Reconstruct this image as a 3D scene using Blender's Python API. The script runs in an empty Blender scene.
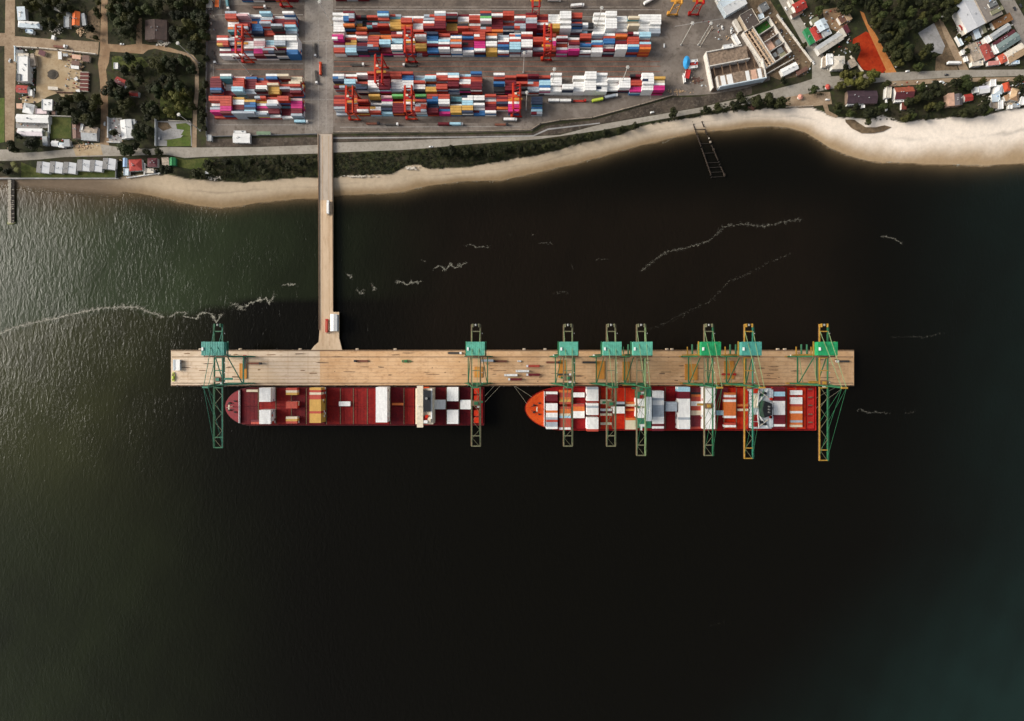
import bpy, math, random
import numpy as np
from mathutils import Vector, Matrix

random.seed(7)
scn = bpy.context.scene
COL = scn.collection
H = 530.0      # camera height above the water, metres
S = 1.12       # metres per photo unit at water level
GZ = 3.0       # land level
DZ = 5.0       # wharf deck level
R = math.radians

def W(px, py, z=GZ):
    """ground plan position of a survey point read at height z"""
    k = S * (H - z) / H
    return ((px - 512.0) * k, (360.5 - py) * k)

def L(n, z=GZ):
    return n * S * (H - z) / H

ORD = ("zeroth first second third fourth fifth sixth seventh eighth ninth tenth eleventh twelfth thirteenth fourteenth "
       "fifteenth sixteenth seventeenth eighteenth nineteenth twentieth twenty-first twenty-second twenty-third twenty-fourth "
       "twenty-fifth twenty-sixth twenty-seventh twenty-eighth twenty-ninth thirtieth").split()

# ------------------------------------------------------------------ materials
MATS = {}
def mat(name, col, rough=0.7, var=0.15, scale=0.3, metal=0.0, bump=0.0, attr=None, streak=None, spec=0.35):
    if name in MATS:
        return MATS[name]
    m = bpy.data.materials.new(name); m.use_nodes = True
    nt = m.node_tree; n = nt.nodes; l = nt.links
    b = n['Principled BSDF']
    b.inputs['Roughness'].default_value = rough
    b.inputs['Metallic'].default_value = metal
    b.inputs['Specular IOR Level'].default_value = spec
    if attr:
        a = n.new('ShaderNodeVertexColor'); a.layer_name = attr; src = a.outputs['Color']
    else:
        c = n.new('ShaderNodeRGB'); c.outputs[0].default_value = (*col, 1); src = c.outputs[0]
    if var > 0:
        geo = n.new('ShaderNodeNewGeometry')
        mp = n.new('ShaderNodeMapping')
        l.new(geo.outputs['Position'], mp.inputs['Vector'])
        if streak:
            mp.inputs['Scale'].default_value = streak
        no = n.new('ShaderNodeTexNoise'); no.inputs['Scale'].default_value = scale
        no.inputs['Detail'].default_value = 8; no.inputs['Roughness'].default_value = 0.65
        l.new(mp.outputs[0], no.inputs['Vector'])
        mr = n.new('ShaderNodeMapRange')
        mr.inputs['From Min'].default_value = 0.3; mr.inputs['From Max'].default_value = 0.7
        mr.inputs['To Min'].default_value = 1 - var; mr.inputs['To Max'].default_value = 1 + var
        l.new(no.outputs['Fac'], mr.inputs['Value'])
        mx = n.new('ShaderNodeVectorMath'); mx.operation = 'SCALE'
        l.new(src, mx.inputs[0]); l.new(mr.outputs[0], mx.inputs['Scale'])
        src = mx.outputs[0]
        if bump > 0:
            bp = n.new('ShaderNodeBump'); bp.inputs['Distance'].default_value = bump
            l.new(no.outputs['Fac'], bp.inputs['Height']); l.new(bp.outputs[0], b.inputs['Normal'])
    l.new(src, b.inputs['Base Color'])
    MATS[name] = m
    return m

def two_tone(name, c1, c2, scale=0.05, c3=None, scale3=0.4, rough=0.9, lo=0.42, hi=0.58, streak=None):
    if name in MATS: return MATS[name]
    m = bpy.data.materials.new(name); m.use_nodes = True
    nt = m.node_tree; n = nt.nodes; l = nt.links
    b = n['Principled BSDF']; b.inputs['Roughness'].default_value = rough
    b.inputs['Specular IOR Level'].default_value = 0.15
    geo = n.new('ShaderNodeNewGeometry')
    def nz(sc):
        no = n.new('ShaderNodeTexNoise'); no.inputs['Scale'].default_value = sc
        no.inputs['Detail'].default_value = 9; no.inputs['Roughness'].default_value = 0.7
        if streak:
            mp = n.new('ShaderNodeMapping'); mp.inputs['Scale'].default_value = streak
            l.new(geo.outputs['Position'], mp.inputs['Vector']); l.new(mp.outputs[0], no.inputs['Vector'])
        else: l.new(geo.outputs['Position'], no.inputs['Vector'])
        return no.outputs['Fac']
    def ramp(fac, a, z):
        mr = n.new('ShaderNodeMapRange'); mr.inputs['From Min'].default_value = a; mr.inputs['From Max'].default_value = z
        l.new(fac, mr.inputs['Value']); return mr.outputs[0]
    mx = n.new('ShaderNodeMix'); mx.data_type = 'RGBA'
    l.new(ramp(nz(scale), lo, hi), mx.inputs['Factor'])
    mx.inputs[6].default_value = (*c1, 1); mx.inputs[7].default_value = (*c2, 1)
    out = mx.outputs[2]
    if c3:
        m2 = n.new('ShaderNodeMix'); m2.data_type = 'RGBA'
        l.new(ramp(nz(scale3), 0.5, 0.72), m2.inputs['Factor'])
        l.new(out, m2.inputs[6]); m2.inputs[7].default_value = (*c3, 1); out = m2.outputs[2]
    l.new(out, b.inputs['Base Color'])
    MATS[name] = m
    return m

# ------------------------------------------------------------------ mesh building
class MB:
    def __init__(s):
        s.v = []; s.f = []; s.mi = []; s.mats = []
    def _m(s, m):
        if m not in s.mats: s.mats.append(m)
        return s.mats.index(m)
    def quad(s, pts, m):
        b = len(s.v); s.v += [tuple(p) for p in pts]; s.f.append(tuple(range(b, b + len(pts)))); s.mi.append(s._m(m))
    def hexa(s, c, m, faces=None):
        b = len(s.v); s.v += [tuple(p) for p in c]
        k = s._m(m)
        for q in ((0,3,2,1),(4,5,6,7),(0,1,5,4),(1,2,6,5),(2,3,7,6),(3,0,4,7)):
            s.f.append(tuple(b + i for i in q)); s.mi.append(k)
    def box(s, cx, cy, z0, sx, sy, sz, m, rot=0.0):
        ca, sa = math.cos(rot), math.sin(rot)
        c = []
        for z in (z0, z0 + sz):
            for ux, uy in ((-1,-1),(1,-1),(1,1),(-1,1)):
                x, y = ux * sx / 2, uy * sy / 2
                c.append((cx + x * ca - y * sa, cy + x * sa + y * ca, z))
        s.hexa(c, m)
    def beam(s, p, q, w, h, m):
        p, q = Vector(p), Vector(q); d = (q - p).normalized()
        up = Vector((0, 0, 1)) if abs(d.z) < 0.95 else Vector((0, 1, 0))
        a = d.cross(up).normalized(); u = a.cross(d).normalized()
        a *= w / 2; u *= h / 2
        s.hexa([p - a - u, p + a - u, p + a + u, p - a + u, q - a - u, q + a - u, q + a + u, q - a + u], m)
    def cyl(s, p, q, r0, r1, m, n=8, caps=True):
        p, q = Vector(p), Vector(q); d = (q - p).normalized()
        up = Vector((0, 0, 1)) if abs(d.z) < 0.95 else Vector((0, 1, 0))
        a = d.cross(up).normalized(); u = a.cross(d).normalized()
        b = len(s.v); k = s._m(m)
        for c, r in ((p, r0), (q, r1)):
            for i in range(n):
                t = 2 * math.pi * i / n
                s.v.append(tuple(c + a * r * math.cos(t) + u * r * math.sin(t)))
        for i in range(n):
            j = (i + 1) % n
            s.f.append((b + i, b + j, b + n + j, b + n + i)); s.mi.append(k)
        if caps:
            s.f.append(tuple(b + i for i in reversed(range(n)))); s.mi.append(k)
            s.f.append(tuple(b + n + i for i in range(n))); s.mi.append(k)
    def prism(s, poly, z0, z1, m, mtop=None, poly0=None):
        n = len(poly); b = len(s.v); k = s._m(m); kt = s._m(mtop or m)
        poly0 = poly0 or poly
        s.v += [(x, y, z0) for x, y in poly0]; s.v += [(x, y, z1) for x, y in poly]
        for i in range(n):
            j = (i + 1) % n
            s.f.append((b + i, b + j, b + n + j, b + n + i)); s.mi.append(k)
        s.f.append(tuple(b + n + i for i in range(n))); s.mi.append(kt)
        s.f.append(tuple(b + i for i in reversed(range(n)))); s.mi.append(k)
    def build(s, name, parent=None, smooth=False):
        me = bpy.data.meshes.new(name)
        me.from_pydata(s.v, [], s.f)
        for m in s.mats: me.materials.append(m)
        me.polygons.foreach_set('material_index', s.mi)
        if smooth: me.polygons.foreach_set('use_smooth', [True] * len(s.f))
        me.update()
        o = bpy.data.objects.new(name, me); COL.objects.link(o)
        if parent: o.parent = parent
        return o

def ccw(poly):
    a = sum(poly[i][0] * poly[(i + 1) % len(poly)][1] - poly[(i + 1) % len(poly)][0] * poly[i][1] for i in range(len(poly)))
    return poly if a > 0 else poly[::-1]

LABELS = {}
def tag(o, label=None, cat=None, group=None, kind=None):
    if label: o['label'] = label
    if cat: o['category'] = cat
    if group: o['group'] = group
    if kind: o['kind'] = kind
    return o

def empty(name, x, y, z, rot=0.0, scale=None):
    o = bpy.data.objects.new(name, None); COL.objects.link(o)
    o.location = (x, y, z); o.rotation_euler = (0, 0, rot); o.empty_display_size = 1
    if scale: o.scale = scale
    return o

KIDS = {}
def copy_tree(o, parent=None):
    c = o.copy(); COL.objects.link(c)
    if parent is not None: c.parent = parent
    for ch in list(o.children): copy_tree(ch, c)
    return c

def sheet(name, pts, m, dz=0.02, z=GZ, thick=None):
    poly = ccw([W(x, y, z) for x, y in pts])
    b = MB()
    if thick: b.prism(poly, z + dz - thick, z + dz, m)
    else: b.quad([(x, y, z + dz) for x, y in poly], m)
    o = b.build(name); tag(o, kind='structure')
    return o

def inpoly(x, y, poly):
    r = False; j = len(poly) - 1
    for i in range(len(poly)):
        xi, yi = poly[i]; xj, yj = poly[j]
        if (yi > y) != (yj > y) and x < (xj - xi) * (y - yi) / (yj - yi) + xi: r = not r
        j = i
    return r

# ------------------------------------------------------------------ coast lines (plan survey)
SHORE = [(-4000,178),(0,180),(30,183),(60,186),(120,191),(140,193),(160,197),(180,202),(200,206),(220,207.5),(240,206),(260,202),(290,199),(318,198),(335,195),(360,194),(390,193),(405,191),(430,185),(460,181),(500,180),(530,174),(560,167),(600,157),(640,145),(680,136),(700,132),(740,128),(770,126),(790,127.5),(805,132),(818,140),(830,148),(850,156),(870,161),(900,163),(940,164),(980,165.5),(1024,163),(5000,150)]
VEG = [(-4000,176),(0,178),(50,179.5),(110,178.5),(130,177),(160,175),(180,177),(200,181),(230,183),(260,182),(300,178.5),(335,178),(360,176),(390,175),(405,167.5),(415,164.5),(430,170),(460,168.5),(500,162.5),(540,155),(560,150),(600,140),(620,135),(640,128),(660,123),(680,120),(700,117),(740,111.5),(760,110),(800,109),(812,108.5),(820,113),(830,117),(850,119),(865,121),(880,117),(900,123),(920,121),(950,119),(975,118),(1000,112),(1024,109),(5000,100)]
SH = np.array(SHORE, float); VG = np.array(VEG, float)
def f_sh(px): return np.interp(px, SH[:, 0], SH[:, 1])
def f_vg(px): return np.interp(px, VG[:, 0], VG[:, 1])

def tensor(name, xs, ys, zf, m, cols=None, attr='Col'):
    X, Y = np.meshgrid(xs, ys)
    Z, C = zf(X, Y)
    nx, ny = len(xs), len(ys)
    v = np.stack([X.ravel(), Y.ravel(), Z.ravel()], 1)
    idx = np.arange(nx * ny).reshape(ny, nx)
    f = np.stack([idx[:-1, :-1].ravel(), idx[:-1, 1:].ravel(), idx[1:, 1:].ravel(), idx[1:, :-1].ravel()], 1)
    me = bpy.data.meshes.new(name)
    me.from_pydata(v.tolist(), [], f.tolist())
    me.materials.append(m)
    me.polygons.foreach_set('use_smooth', [True] * len(f))
    if C is not None:
        a = me.color_attributes.new(attr, 'FLOAT_COLOR', 'POINT')
        cc = np.ones((nx * ny, 4), np.float32); cc[:, :C.shape[-1]] = C.reshape(-1, C.shape[-1])
        a.data.foreach_set('color', cc.ravel())
    me.update()
    o = bpy.data.objects.new(name, me); COL.objects.link(o); tag(o, kind='structure')
    return o

def axis(lo, hi, step, far):
    a = list(np.arange(lo, hi + step, step)); out = []
    d = step * 4; x = lo
    while x > -far: x -= d; d *= 1.7; out.append(x)
    out = out[::-1] + a
    d = step * 4; x = hi
    while x < far: x += d; d *= 1.7; out.append(x)
    return np.array(out)

def sstep(a, b, x):
    t = np.clip((x - a) / (b - a), 0, 1); return t * t * (3 - 2 * t)

def wobble(x, y, s, seed=0):
    return (np.sin(x / s + seed) * np.cos(y / (s * 0.8) + 1.7 * seed) + 0.6 * np.sin(x / (s * 0.43) - y / (s * 0.61) + seed * 2.3)
            + 0.4 * np.sin(x / (s * .19) + 2.1 * np.cos(y / (s * .23)))) / 2.0

# ground + seabed in one sheet, beach and land as vertex masks
def ground_z(X, Y):
    px = X / S + 512; py = 360.5 - Y / S
    sh, vg = f_sh(px), f_vg(px)
    sh = sh + 0.7 * wobble(X, Y * 0, 30, 1); vg = vg + 1.0 * wobble(X, Y * 0, 13, 2)
    t = (py - vg) / np.maximum(sh - vg, 1.0)
    beach = 2.6 * (1 - t) ** 0.8 if False else 2.6 * np.clip(1 - t, 0, 1) ** 0.9
    under = -0.11 * (py - sh) * S
    Z = np.where(py < vg, GZ - 0.02 - 0.38 * sstep(-3, 0, py - vg), np.where(py < sh, beach, np.maximum(under, -14)))
    # colours : sand dry / wet
    east = sstep(560, 900, px)
    dry = np.stack([0.46 + .36 * east, 0.365 + .35 * east, 0.255 + .345 * east], -1)
    wet = np.stack([0.255 + .10 * east, 0.175 + .075 * east, 0.095 + .05 * east], -1)
    mud = np.array([0.17, 0.125, 0.085])
    leftm = (1 - sstep(90, 170, px))[..., None]
    k = sstep(0.42, 0.95, t + 0.10 * wobble(X, Y * .3, 43, 4) + 0.04 * wobble(X, Y, 7, 9))[..., None]
    c = dry * (1 - k) + wet * k
    c = c * (1 - leftm) + mud * leftm
    band = np.exp(-((t - 0.42 - .06 * wobble(X, Y, 17, 3)) / 0.035) ** 2)[..., None] * np.clip(.12 + .3 * wobble(X, Y * 0, 47, 5), 0, .3)[..., None]   # tide wrack line
    c = c * (1 - band)
    sand = sstep(-0.2, 0.6, py - vg + .8 * wobble(X, Y, 6, 8))[..., None]
    return Z, np.concatenate([c, sand], -1)

def ground_material():
    m = bpy.data.materials.new('ground'); m.use_nodes = True
    nt = m.node_tree; n = nt.nodes; l = nt.links
    b = n['Principled BSDF']; b.inputs['Roughness'].default_value = 0.95; b.inputs['Specular IOR Level'].default_value = 0.1
    a = n.new('ShaderNodeVertexColor'); a.layer_name = 'Col'
    geo = n.new('ShaderNodeNewGeometry')
    def nz(sc, det=9):
        no = n.new('ShaderNodeTexNoise'); no.inputs['Scale'].default_value = sc; no.inputs['Detail'].default_value = det
        no.inputs['Roughness'].default_value = 0.68
        l.new(geo.outputs['Position'], no.inputs['Vector']); return no.outputs['Fac']
    def rg(f, a0, a1, t0=0., t1=1.):
        r = n.new('ShaderNodeMapRange'); r.inputs[1].default_value = a0; r.inputs[2].default_value = a1
        r.inputs[3].default_value = t0; r.inputs[4].default_value = t1; l.new(f, r.inputs[0]); return r.outputs[0]
    def mix(f, c1, c2):
        x = n.new('ShaderNodeMix'); x.data_type = 'RGBA'; l.new(f, x.inputs[0])
        for i, c in ((6, c1), (7, c2)):
            if isinstance(c, tuple): x.inputs[i].default_value = (*c, 1)
            else: l.new(c, x.inputs[i])
        return x.outputs[2]
    land = mix(rg(nz(0.035), .4, .6), (0.022, 0.026, 0.012), (0.05, 0.042, 0.026))
    land = mix(rg(nz(0.16), .5, .7), land, (0.052, 0.062, 0.02))
    land = mix(rg(nz(0.5), .6, .8), land, (0.10, 0.085, 0.055))
    sc = n.new('ShaderNodeVectorMath'); sc.operation = 'SCALE'
    l.new(a.outputs['Color'], sc.inputs[0]); l.new(rg(nz(0.25), .3, .7, .88, 1.1), sc.inputs['Scale'])
    l.new(mix(a.outputs['Alpha'], land, sc.outputs[0]), b.inputs['Base Color'])
    return m

xs = axis(-590, 590, 3.0, 6000); ys = np.concatenate([axis(160, 276, 1.3, 10)[0:0], np.array([-6000, -3000, -1500, -800, -400, -100, 60, 120, 150]), np.arange(160, 290, 1.2), np.arange(292, 430, 6), np.array([460, 550, 800, 1500, 3000, 6000])])
tensor('ground', xs, ys, ground_z, ground_material())

# ------------------------------------------------------------------ water
def water_z(X, Y):
    px = X / S + 512; py = 360.5 - Y / S
    d = (py - f_sh(px)) * S
    left = 1 - sstep(60, 180, px)
    near = np.exp(-np.clip(d, 0, None) / (4.5 + 14 * left + 1.5 * sstep(760, 840, px))) * np.clip(1 + .3 * wobble(X, Y, 24, 3), 0, 2)
    # turbid water either side of the tidal front, edge sheen partly in the colour
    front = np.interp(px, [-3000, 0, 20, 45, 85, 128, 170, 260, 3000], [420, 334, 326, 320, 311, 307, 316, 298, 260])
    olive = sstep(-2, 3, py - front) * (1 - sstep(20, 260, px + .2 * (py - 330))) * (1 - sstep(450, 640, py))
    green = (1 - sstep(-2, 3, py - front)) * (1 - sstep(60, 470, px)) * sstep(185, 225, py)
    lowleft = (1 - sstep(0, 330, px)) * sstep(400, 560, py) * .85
    teal = sstep(0, 1, ((px - 800) * .9 + (py - 600) * .9) / 330)  # brighter corner sheen put into the water colour
    teal = np.maximum(teal, sstep(860, 1120, px) * .5)
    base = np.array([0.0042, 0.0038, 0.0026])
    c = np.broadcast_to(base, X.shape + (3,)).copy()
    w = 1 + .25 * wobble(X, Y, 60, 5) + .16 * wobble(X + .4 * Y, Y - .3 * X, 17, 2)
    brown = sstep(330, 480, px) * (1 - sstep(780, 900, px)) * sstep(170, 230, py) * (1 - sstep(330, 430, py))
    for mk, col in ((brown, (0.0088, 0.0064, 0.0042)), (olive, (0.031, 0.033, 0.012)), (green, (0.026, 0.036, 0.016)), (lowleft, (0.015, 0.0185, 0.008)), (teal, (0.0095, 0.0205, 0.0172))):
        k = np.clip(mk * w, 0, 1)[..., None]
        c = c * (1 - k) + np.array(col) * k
    k = np.clip(near, 0, 1)[..., None] * .92
    c = c * (1 - k) + np.array([0.125, 0.087, 0.045]) * k
    alpha = sstep(-0.8, 3.0, d + 1.2 * wobble(X, Y, 9, 6))
    alpha = np.where(left > .5, sstep(-1, 12, d), alpha)
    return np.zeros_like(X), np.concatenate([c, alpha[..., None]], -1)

def water_material():
    m = bpy.data.materials.new('water'); m.use_nodes = True
    nt = m.node_tree; n = nt.nodes; l = nt.links
    b = n['Principled BSDF']; b.inputs['Roughness'].default_value = 0.11; b.inputs['IOR'].default_value = 1.333; b.inputs['Specular IOR Level'].default_value = 0.145
    a = n.new('ShaderNodeVertexColor'); a.layer_name = 'Col'
    l.new(a.outputs['Color'], b.inputs['Base Color']); l.new(a.outputs['Alpha'], b.inputs['Alpha'])
    geo = n.new('ShaderNodeNewGeometry')
    def wav(rot, scl, noise, det=3):
        mp = n.new('ShaderNodeMapping'); mp.inputs['Rotation'].default_value = (0, 0, rot); mp.inputs['Scale'].default_value = (*scl, 1)
        l.new(geo.outputs['Position'], mp.inputs['Vector'])
        no = n.new('ShaderNodeTexNoise'); no.inputs['Scale'].default_value = noise; no.inputs['Detail'].default_value = det
        no.inputs['Distortion'].default_value = 0.6
        l.new(mp.outputs[0], no.inputs['Vector']); return no.outputs['Fac']
    w1 = wav(0.45, (1, 0.42), 0.27); w2 = wav(0.15, (1, .55), 0.62, 4); w3 = wav(0, (1, 1), 0.012, 3)
    ad = n.new('ShaderNodeMath'); ad.operation = 'MULTIPLY_ADD'; l.new(w2, ad.inputs[0]); ad.inputs[1].default_value = .45; l.new(w1, ad.inputs[2])
    mu = n.new('ShaderNodeMath'); mu.operation = 'MULTIPLY'; l.new(ad.outputs[0], mu.inputs[0])
    r = n.new('ShaderNodeMapRange'); r.inputs[1].default_value = .35; r.inputs[2].default_value = .65; r.inputs[3].default_value = .6; r.inputs[4].default_value = 1.2
    l.new(w3, r.inputs[0]); l.new(r.outputs[0], mu.inputs[1])
    bp = n.new('ShaderNodeBump'); bp.inputs['Distance'].default_value = 0.43; bp.inputs['Strength'].default_value = 0.85
    l.new(mu.outputs[0], bp.inputs['Height']); l.new(bp.outputs[0], b.inputs['Normal'])
    return m
ysw = np.concatenate([np.array([-6000, -3500, -2000, -1200, -800, -600]), np.arange(-440, 130, 8), np.arange(132, 262, 2.0), np.array([264, 280, 310])])
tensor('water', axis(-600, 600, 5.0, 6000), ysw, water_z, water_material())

# ------------------------------------------------------------------ foam (ribbons of broken froth on the water)
def foam_material():
    m = bpy.data.materials.new('foam'); m.use_nodes = True
    nt = m.node_tree; n = nt.nodes; l = nt.links
    b = n['Principled BSDF']; b.inputs['Base Color'].default_value = (.36, .34, .27, 1); b.inputs['Roughness'].default_value = .9
    geo = n.new('ShaderNodeNewGeometry')
    no = n.new('ShaderNodeTexNoise'); no.inputs['Scale'].default_value = .5; no.inputs['Detail'].default_value = 7
    no.inputs['Roughness'].default_value = .7
    l.new(geo.outputs['Position'], no.inputs['Vector'])
    a = n.new('ShaderNodeVertexColor'); a.layer_name = 'Col'
    sep = n.new('ShaderNodeSeparateColor'); l.new(a.outputs[0], sep.inputs[0])
    r = n.new('ShaderNodeMath'); r.operation = 'MULTIPLY_ADD'; l.new(no.outputs[0], r.inputs[0]); r.inputs[1].default_value = 3.0; r.inputs[2].default_value = -1.72
    ad = n.new('ShaderNodeMath'); ad.operation = 'ADD'; l.new(r.outputs[0], ad.inputs[0]); l.new(sep.outputs[0], ad.inputs[1]); ad.use_clamp = True
    op = n.new('ShaderNodeMath'); op.operation = 'MULTIPLY'; l.new(ad.outputs[0], op.inputs[0]); l.new(sep.outputs[1], op.inputs[1])
    l.new(op.outputs[0], b.inputs['Alpha'])
    return m
FM = foam_material()
def foam(lines):
    v = []; f = []; c = []
    rnd = random.Random(3)
    for pts, wid, dens in lines:
        P = []
        for (x0, y0), (x1, y1) in zip(pts, pts[1:]):
            k = max(2, int(math.hypot(x1 - x0, y1 - y0) / 1.6))
            for i in range(k):
                t = i / k; P.append((x0 + (x1 - x0) * t + rnd.gauss(0, .35), y0 + (y1 - y0) * t + rnd.gauss(0, .45)))
        P.append(pts[-1])
        Q = [Vector((*W(x, y, 0), .06)) for x, y in P]
        b = len(v); n = len(Q)
        for i, q in enumerate(Q):
            d = (Q[min(i + 1, n - 1)] - Q[max(i - 1, 0)]); d.z = 0
            s = Vector((-d.y, d.x, 0)).normalized()
            w = wid * (0.7 + 2.2 * rnd.random() ** 2) * S
            k = dens * (.75 + .5 * rnd.random()) * min(1, (i + .3) / 3, (n - i - .7) / 3)
            for u, a in ((-1, -.3), (0, k), (1, -.3)):
                p = q + s * w * u; v.append(tuple(p)); c.append((max(a, 0), min(1, .15 + dens), 0, 1))
        for i in range(n - 1):
            for j in (0, 1):
                f.append((b + 3 * i + j, b + 3 * i + j + 1, b + 3 * i + j + 4, b + 3 * i + j + 3))
    me = bpy.data.meshes.new('sea_foam'); me.from_pydata(v, [], f); me.materials.append(FM)
    a = me.color_attributes.new('Col', 'FLOAT_COLOR', 'POINT')
    a.data.foreach_set('color', np.array(c, np.float32).ravel())
    o = bpy.data.objects.new('sea_foam', me); COL.objects.link(o); tag(o, 'thin broken lines of white sea foam drifting on the dark water', kind='stuff')
foam([
 ([(-30,346),(0,334),(20,326),(45,320),(58,318),(70,315),(85,311),(105,308),(128,307),(140,308),(155,314),(166,318)], 1.7, .8),
 ([(168,318),(178,312),(186,313),(184,317),(196,318.5),(202,313),(209,312.5),(213,317),(216,323),(219,318),(224,312)], 1.1, .85),
 ([(229,304),(238,305),(246,311)], 1.4, .75), ([(236,309),(257,301),(266,298),(269,303),(276,293)], 1.5, .8),
 ([(281,286),(286,284),(299,285)], 1.2, .7), ([(295,290),(297,296),(295,302)], .8, .3),
 ([(344,271),(350,276),(353,280)], 1.1, .75), ([(356,288),(360,292),(366,290)], 1.4, .7), ([(371,282),(374,287),(372,293)], 1.5, .75),
 ([(395,282),(403,282),(406,285),(412,283),(423,281)], 1.3, .7), ([(422,259),(425,262),(427,261)], 1.0, .6),
 ([(432,270),(440,266),(446,270),(450,264),(455,268),(468,262)], 1.3, .65), ([(464,246),(470,244),(476,247),(490,247)], .9, .5),
 ([(505,235),(512,234)], .9, .3), ([(530,233),(534,236)], .9, .4), ([(538,243),(548,243),(556,246)], .8, .4),
 ([(550,294),(562,292),(570,293)], 1.0, .3), ([(570,262),(573,268),(572,272)], .8, .3), ([(595,260),(600,258),(610,260)], .8, .4),
 ([(640,272),(652,262),(666,252),(690,247),(706,242),(716,235),(724,226),(740,224),(765,226),(778,223),(790,221),(804,219)], 1.3, .46),
 ([(648,330),(668,322),(690,310),(708,302),(718,294),(728,281),(748,274),(766,264),(792,253)], 1.2, .26),
 ([(880,236),(893,238),(904,244)], 1.0, .6), ([(855,411),(860,409),(866,412),(880,412),(890,414)], .8, .5), ([(905,413),(918,411)], .7, .3),
 ([(888,337),(925,337),(945,333)], .6, .3), ([(700,630),(725,622)], .7, .15),
 ([(885,162.5),(905,160),(930,158),(945,160),(962,165)], 1.4, 1.0), ([(1000,162),(1010,160.5),(1040,158)], .9, .8),
 ([(711,131.5),(718,129),(724,127.5)], .9, .85), ([(744,126.5),(753,125.5),(760,125)], .8, .8), ([(122,191),(130,190.5),(138,191)], .7, .5),
 ([(660,143.5),(674,138.5)], .6, .6), ([(200,207.5),(215,208.5),(235,207)], .5, .4), ([(440,184.5),(470,181),(500,180.6),(530,174.5),(560,167.5),(600,157.5),(640,145.5),(680,136.5)], .5, .5), ([(345,194.8),(390,193.5),(405,191.5),(430,185.6)], .5, .45),
 ([(740,128.6),(770,126.6),(790,128),(805,132.6),(818,140.6),(830,148.6),(850,156.6),(870,161.6),(884,163)], .6, .5), ([(960,165),(980,166),(1000,165)], .6, .6), ([(150,195),(170,200),(200,206.6),(240,206.8),(270,201.6),(300,199)], .4, .4),
])

# ------------------------------------------------------------------ ground sheets
M_apron = two_tone('yard_concrete', (0.155,0.128,0.105), (0.225,0.19,0.16), .03, (0.10,0.08,0.064), .22, .85)
M_lane = two_tone('lane_concrete', (0.225,0.195,0.165), (0.29,0.255,0.22), .06, (0.145,0.12,0.10), .3, .85)
M_aisle = two_tone('aisle_paving', (0.10,0.08,0.066), (0.165,0.13,0.105), .05, (0.07,0.056,0.048), .35, .85)
M_asph = two_tone('old_asphalt', (0.28,0.25,0.205), (0.345,0.31,0.26), .05, (0.215,0.185,0.15), .3, .85)
M_dirt = two_tone('dirt', (0.27,0.19,0.12), (0.36,0.265,0.175), .08, (0.19,0.13,0.085), .35, .95)
M_dirt2 = two_tone('red_dirt', (0.24,0.15,0.085), (0.34,0.23,0.135), .1, (0.15,0.095,0.06), .4, .95)
M_lawn = two_tone('lawn', (0.05,0.068,0.014), (0.095,0.10,0.028), .09, (0.035,0.045,0.012), .4, .95)
M_lawn2 = two_tone('bright_lawn', (0.075,0.115,0.02), (0.11,0.13,0.035), .09, (0.055,0.07,0.02), .4, .95)
M_ditch = two_tone('ditch_soil', (0.045,0.036,0.028), (0.085,0.066,0.05), .08, (0.15,0.125,0.1), .3, .95)
M_lot = two_tone('lot_concrete', (0.27,0.26,0.25), (0.36,0.345,0.33), .08, (0.2,0.19,0.17), .3, .9)
M_clay = two_tone('red_clay', (0.30,0.022,0.005), (0.38,0.040,0.009), .1, (0.19,0.016,0.006), .3, .95)
M_oran = two_tone('orange_soil', (0.50,0.20,0.06), (0.44,0.16,0.045), .1, (0.55,0.27,0.11), .3, .95)
M_sandlot = two_tone('sand_lot_soil', (0.36,0.26,0.15), (0.43,0.33,0.21), .1, (0.27,0.19,0.11), .3, .95)
M_brown = two_tone('bare_earth', (0.11,0.075,0.045), (0.2,0.14,0.085), .1, (0.06,0.05,0.03), .3, .95)
M_line = mat('line_paint', (.30,.275,.245), .7, .4, .8)
M_redline = mat('rail_rust', (.26,.09,.05), .8, .3, .8)

sheet('port_yard', [(207,-60),(207,137),(318,135),(333,133.5),(420,133),(470,132.5),(532,131),(541,124.5),(560,121),(592,118.5),(640,105.5),(672,96),(700,95),(735,92),(770,80),(768,40),(745,0),(720,-60)], M_apron, .02)
sheet('port_lane', [(305,-60),(333,-60),(333,133),(305,134)], M_lane, .06)
for y0, y1, x0, x1 in ((8,17.5,336,655),(60,77,334,650),(118.5,123,335,520),(64,77.5,212,304),(5,16.5,222,304),(0,6,336,640),(37,40,336,650),(96.5,99.5,336,530)):
    sheet('yard_aisle', [(x0,y0),(x1,y0),(x1,y1),(x0,y1)], M_aisle, .05)
for y in (9.5,16.5,61.5,66,71.5,76.5):
    sheet('crane_track', [(334,y),(660,y),(660,y+.6),(334,y+.6)], M_redline if y > 60 else M_line, .08)
for y in (14.5,63.6,69.0,76.0,124.5):
    sheet('crane_track', [(216,y),(303,y),(303,y+.6),(216,y+.6)], M_redline if y in (69.0,76.0) else M_line, .08)
for a in ([(206,41.6),(230,41.4),(230,42),(206,42.2)],[(303,41),(330,40.2),(330,40.9),(303,41.7)],[(303,99.5),(334,99),(334,99.7),(303,100.2)],[(318,20),(318.6,20),(318.6,130),(318,130)],[(311,40),(311.5,40),(311.5,132),(311,132)],[(326,40),(326.5,40),(326.5,132),(326,132)],[(675,26),(727,17.5),(727,18.3),(675,26.8)],[(213,60),(213.5,60),(213.5,125),(213,125)],[(340,127),(520,126),(520,126.6),(340,127.6)],[(600,91.5),(650,91),(650,91.6),(600,92.2)],[(650,91),(650.7,91),(650.7,99),(650,99)]):
    sheet('painted_line', a, M_line, .09)
sheet('drain_ditch', [(206,139),(318,137),(318,146),(206,147)], M_ditch, .03)
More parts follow.
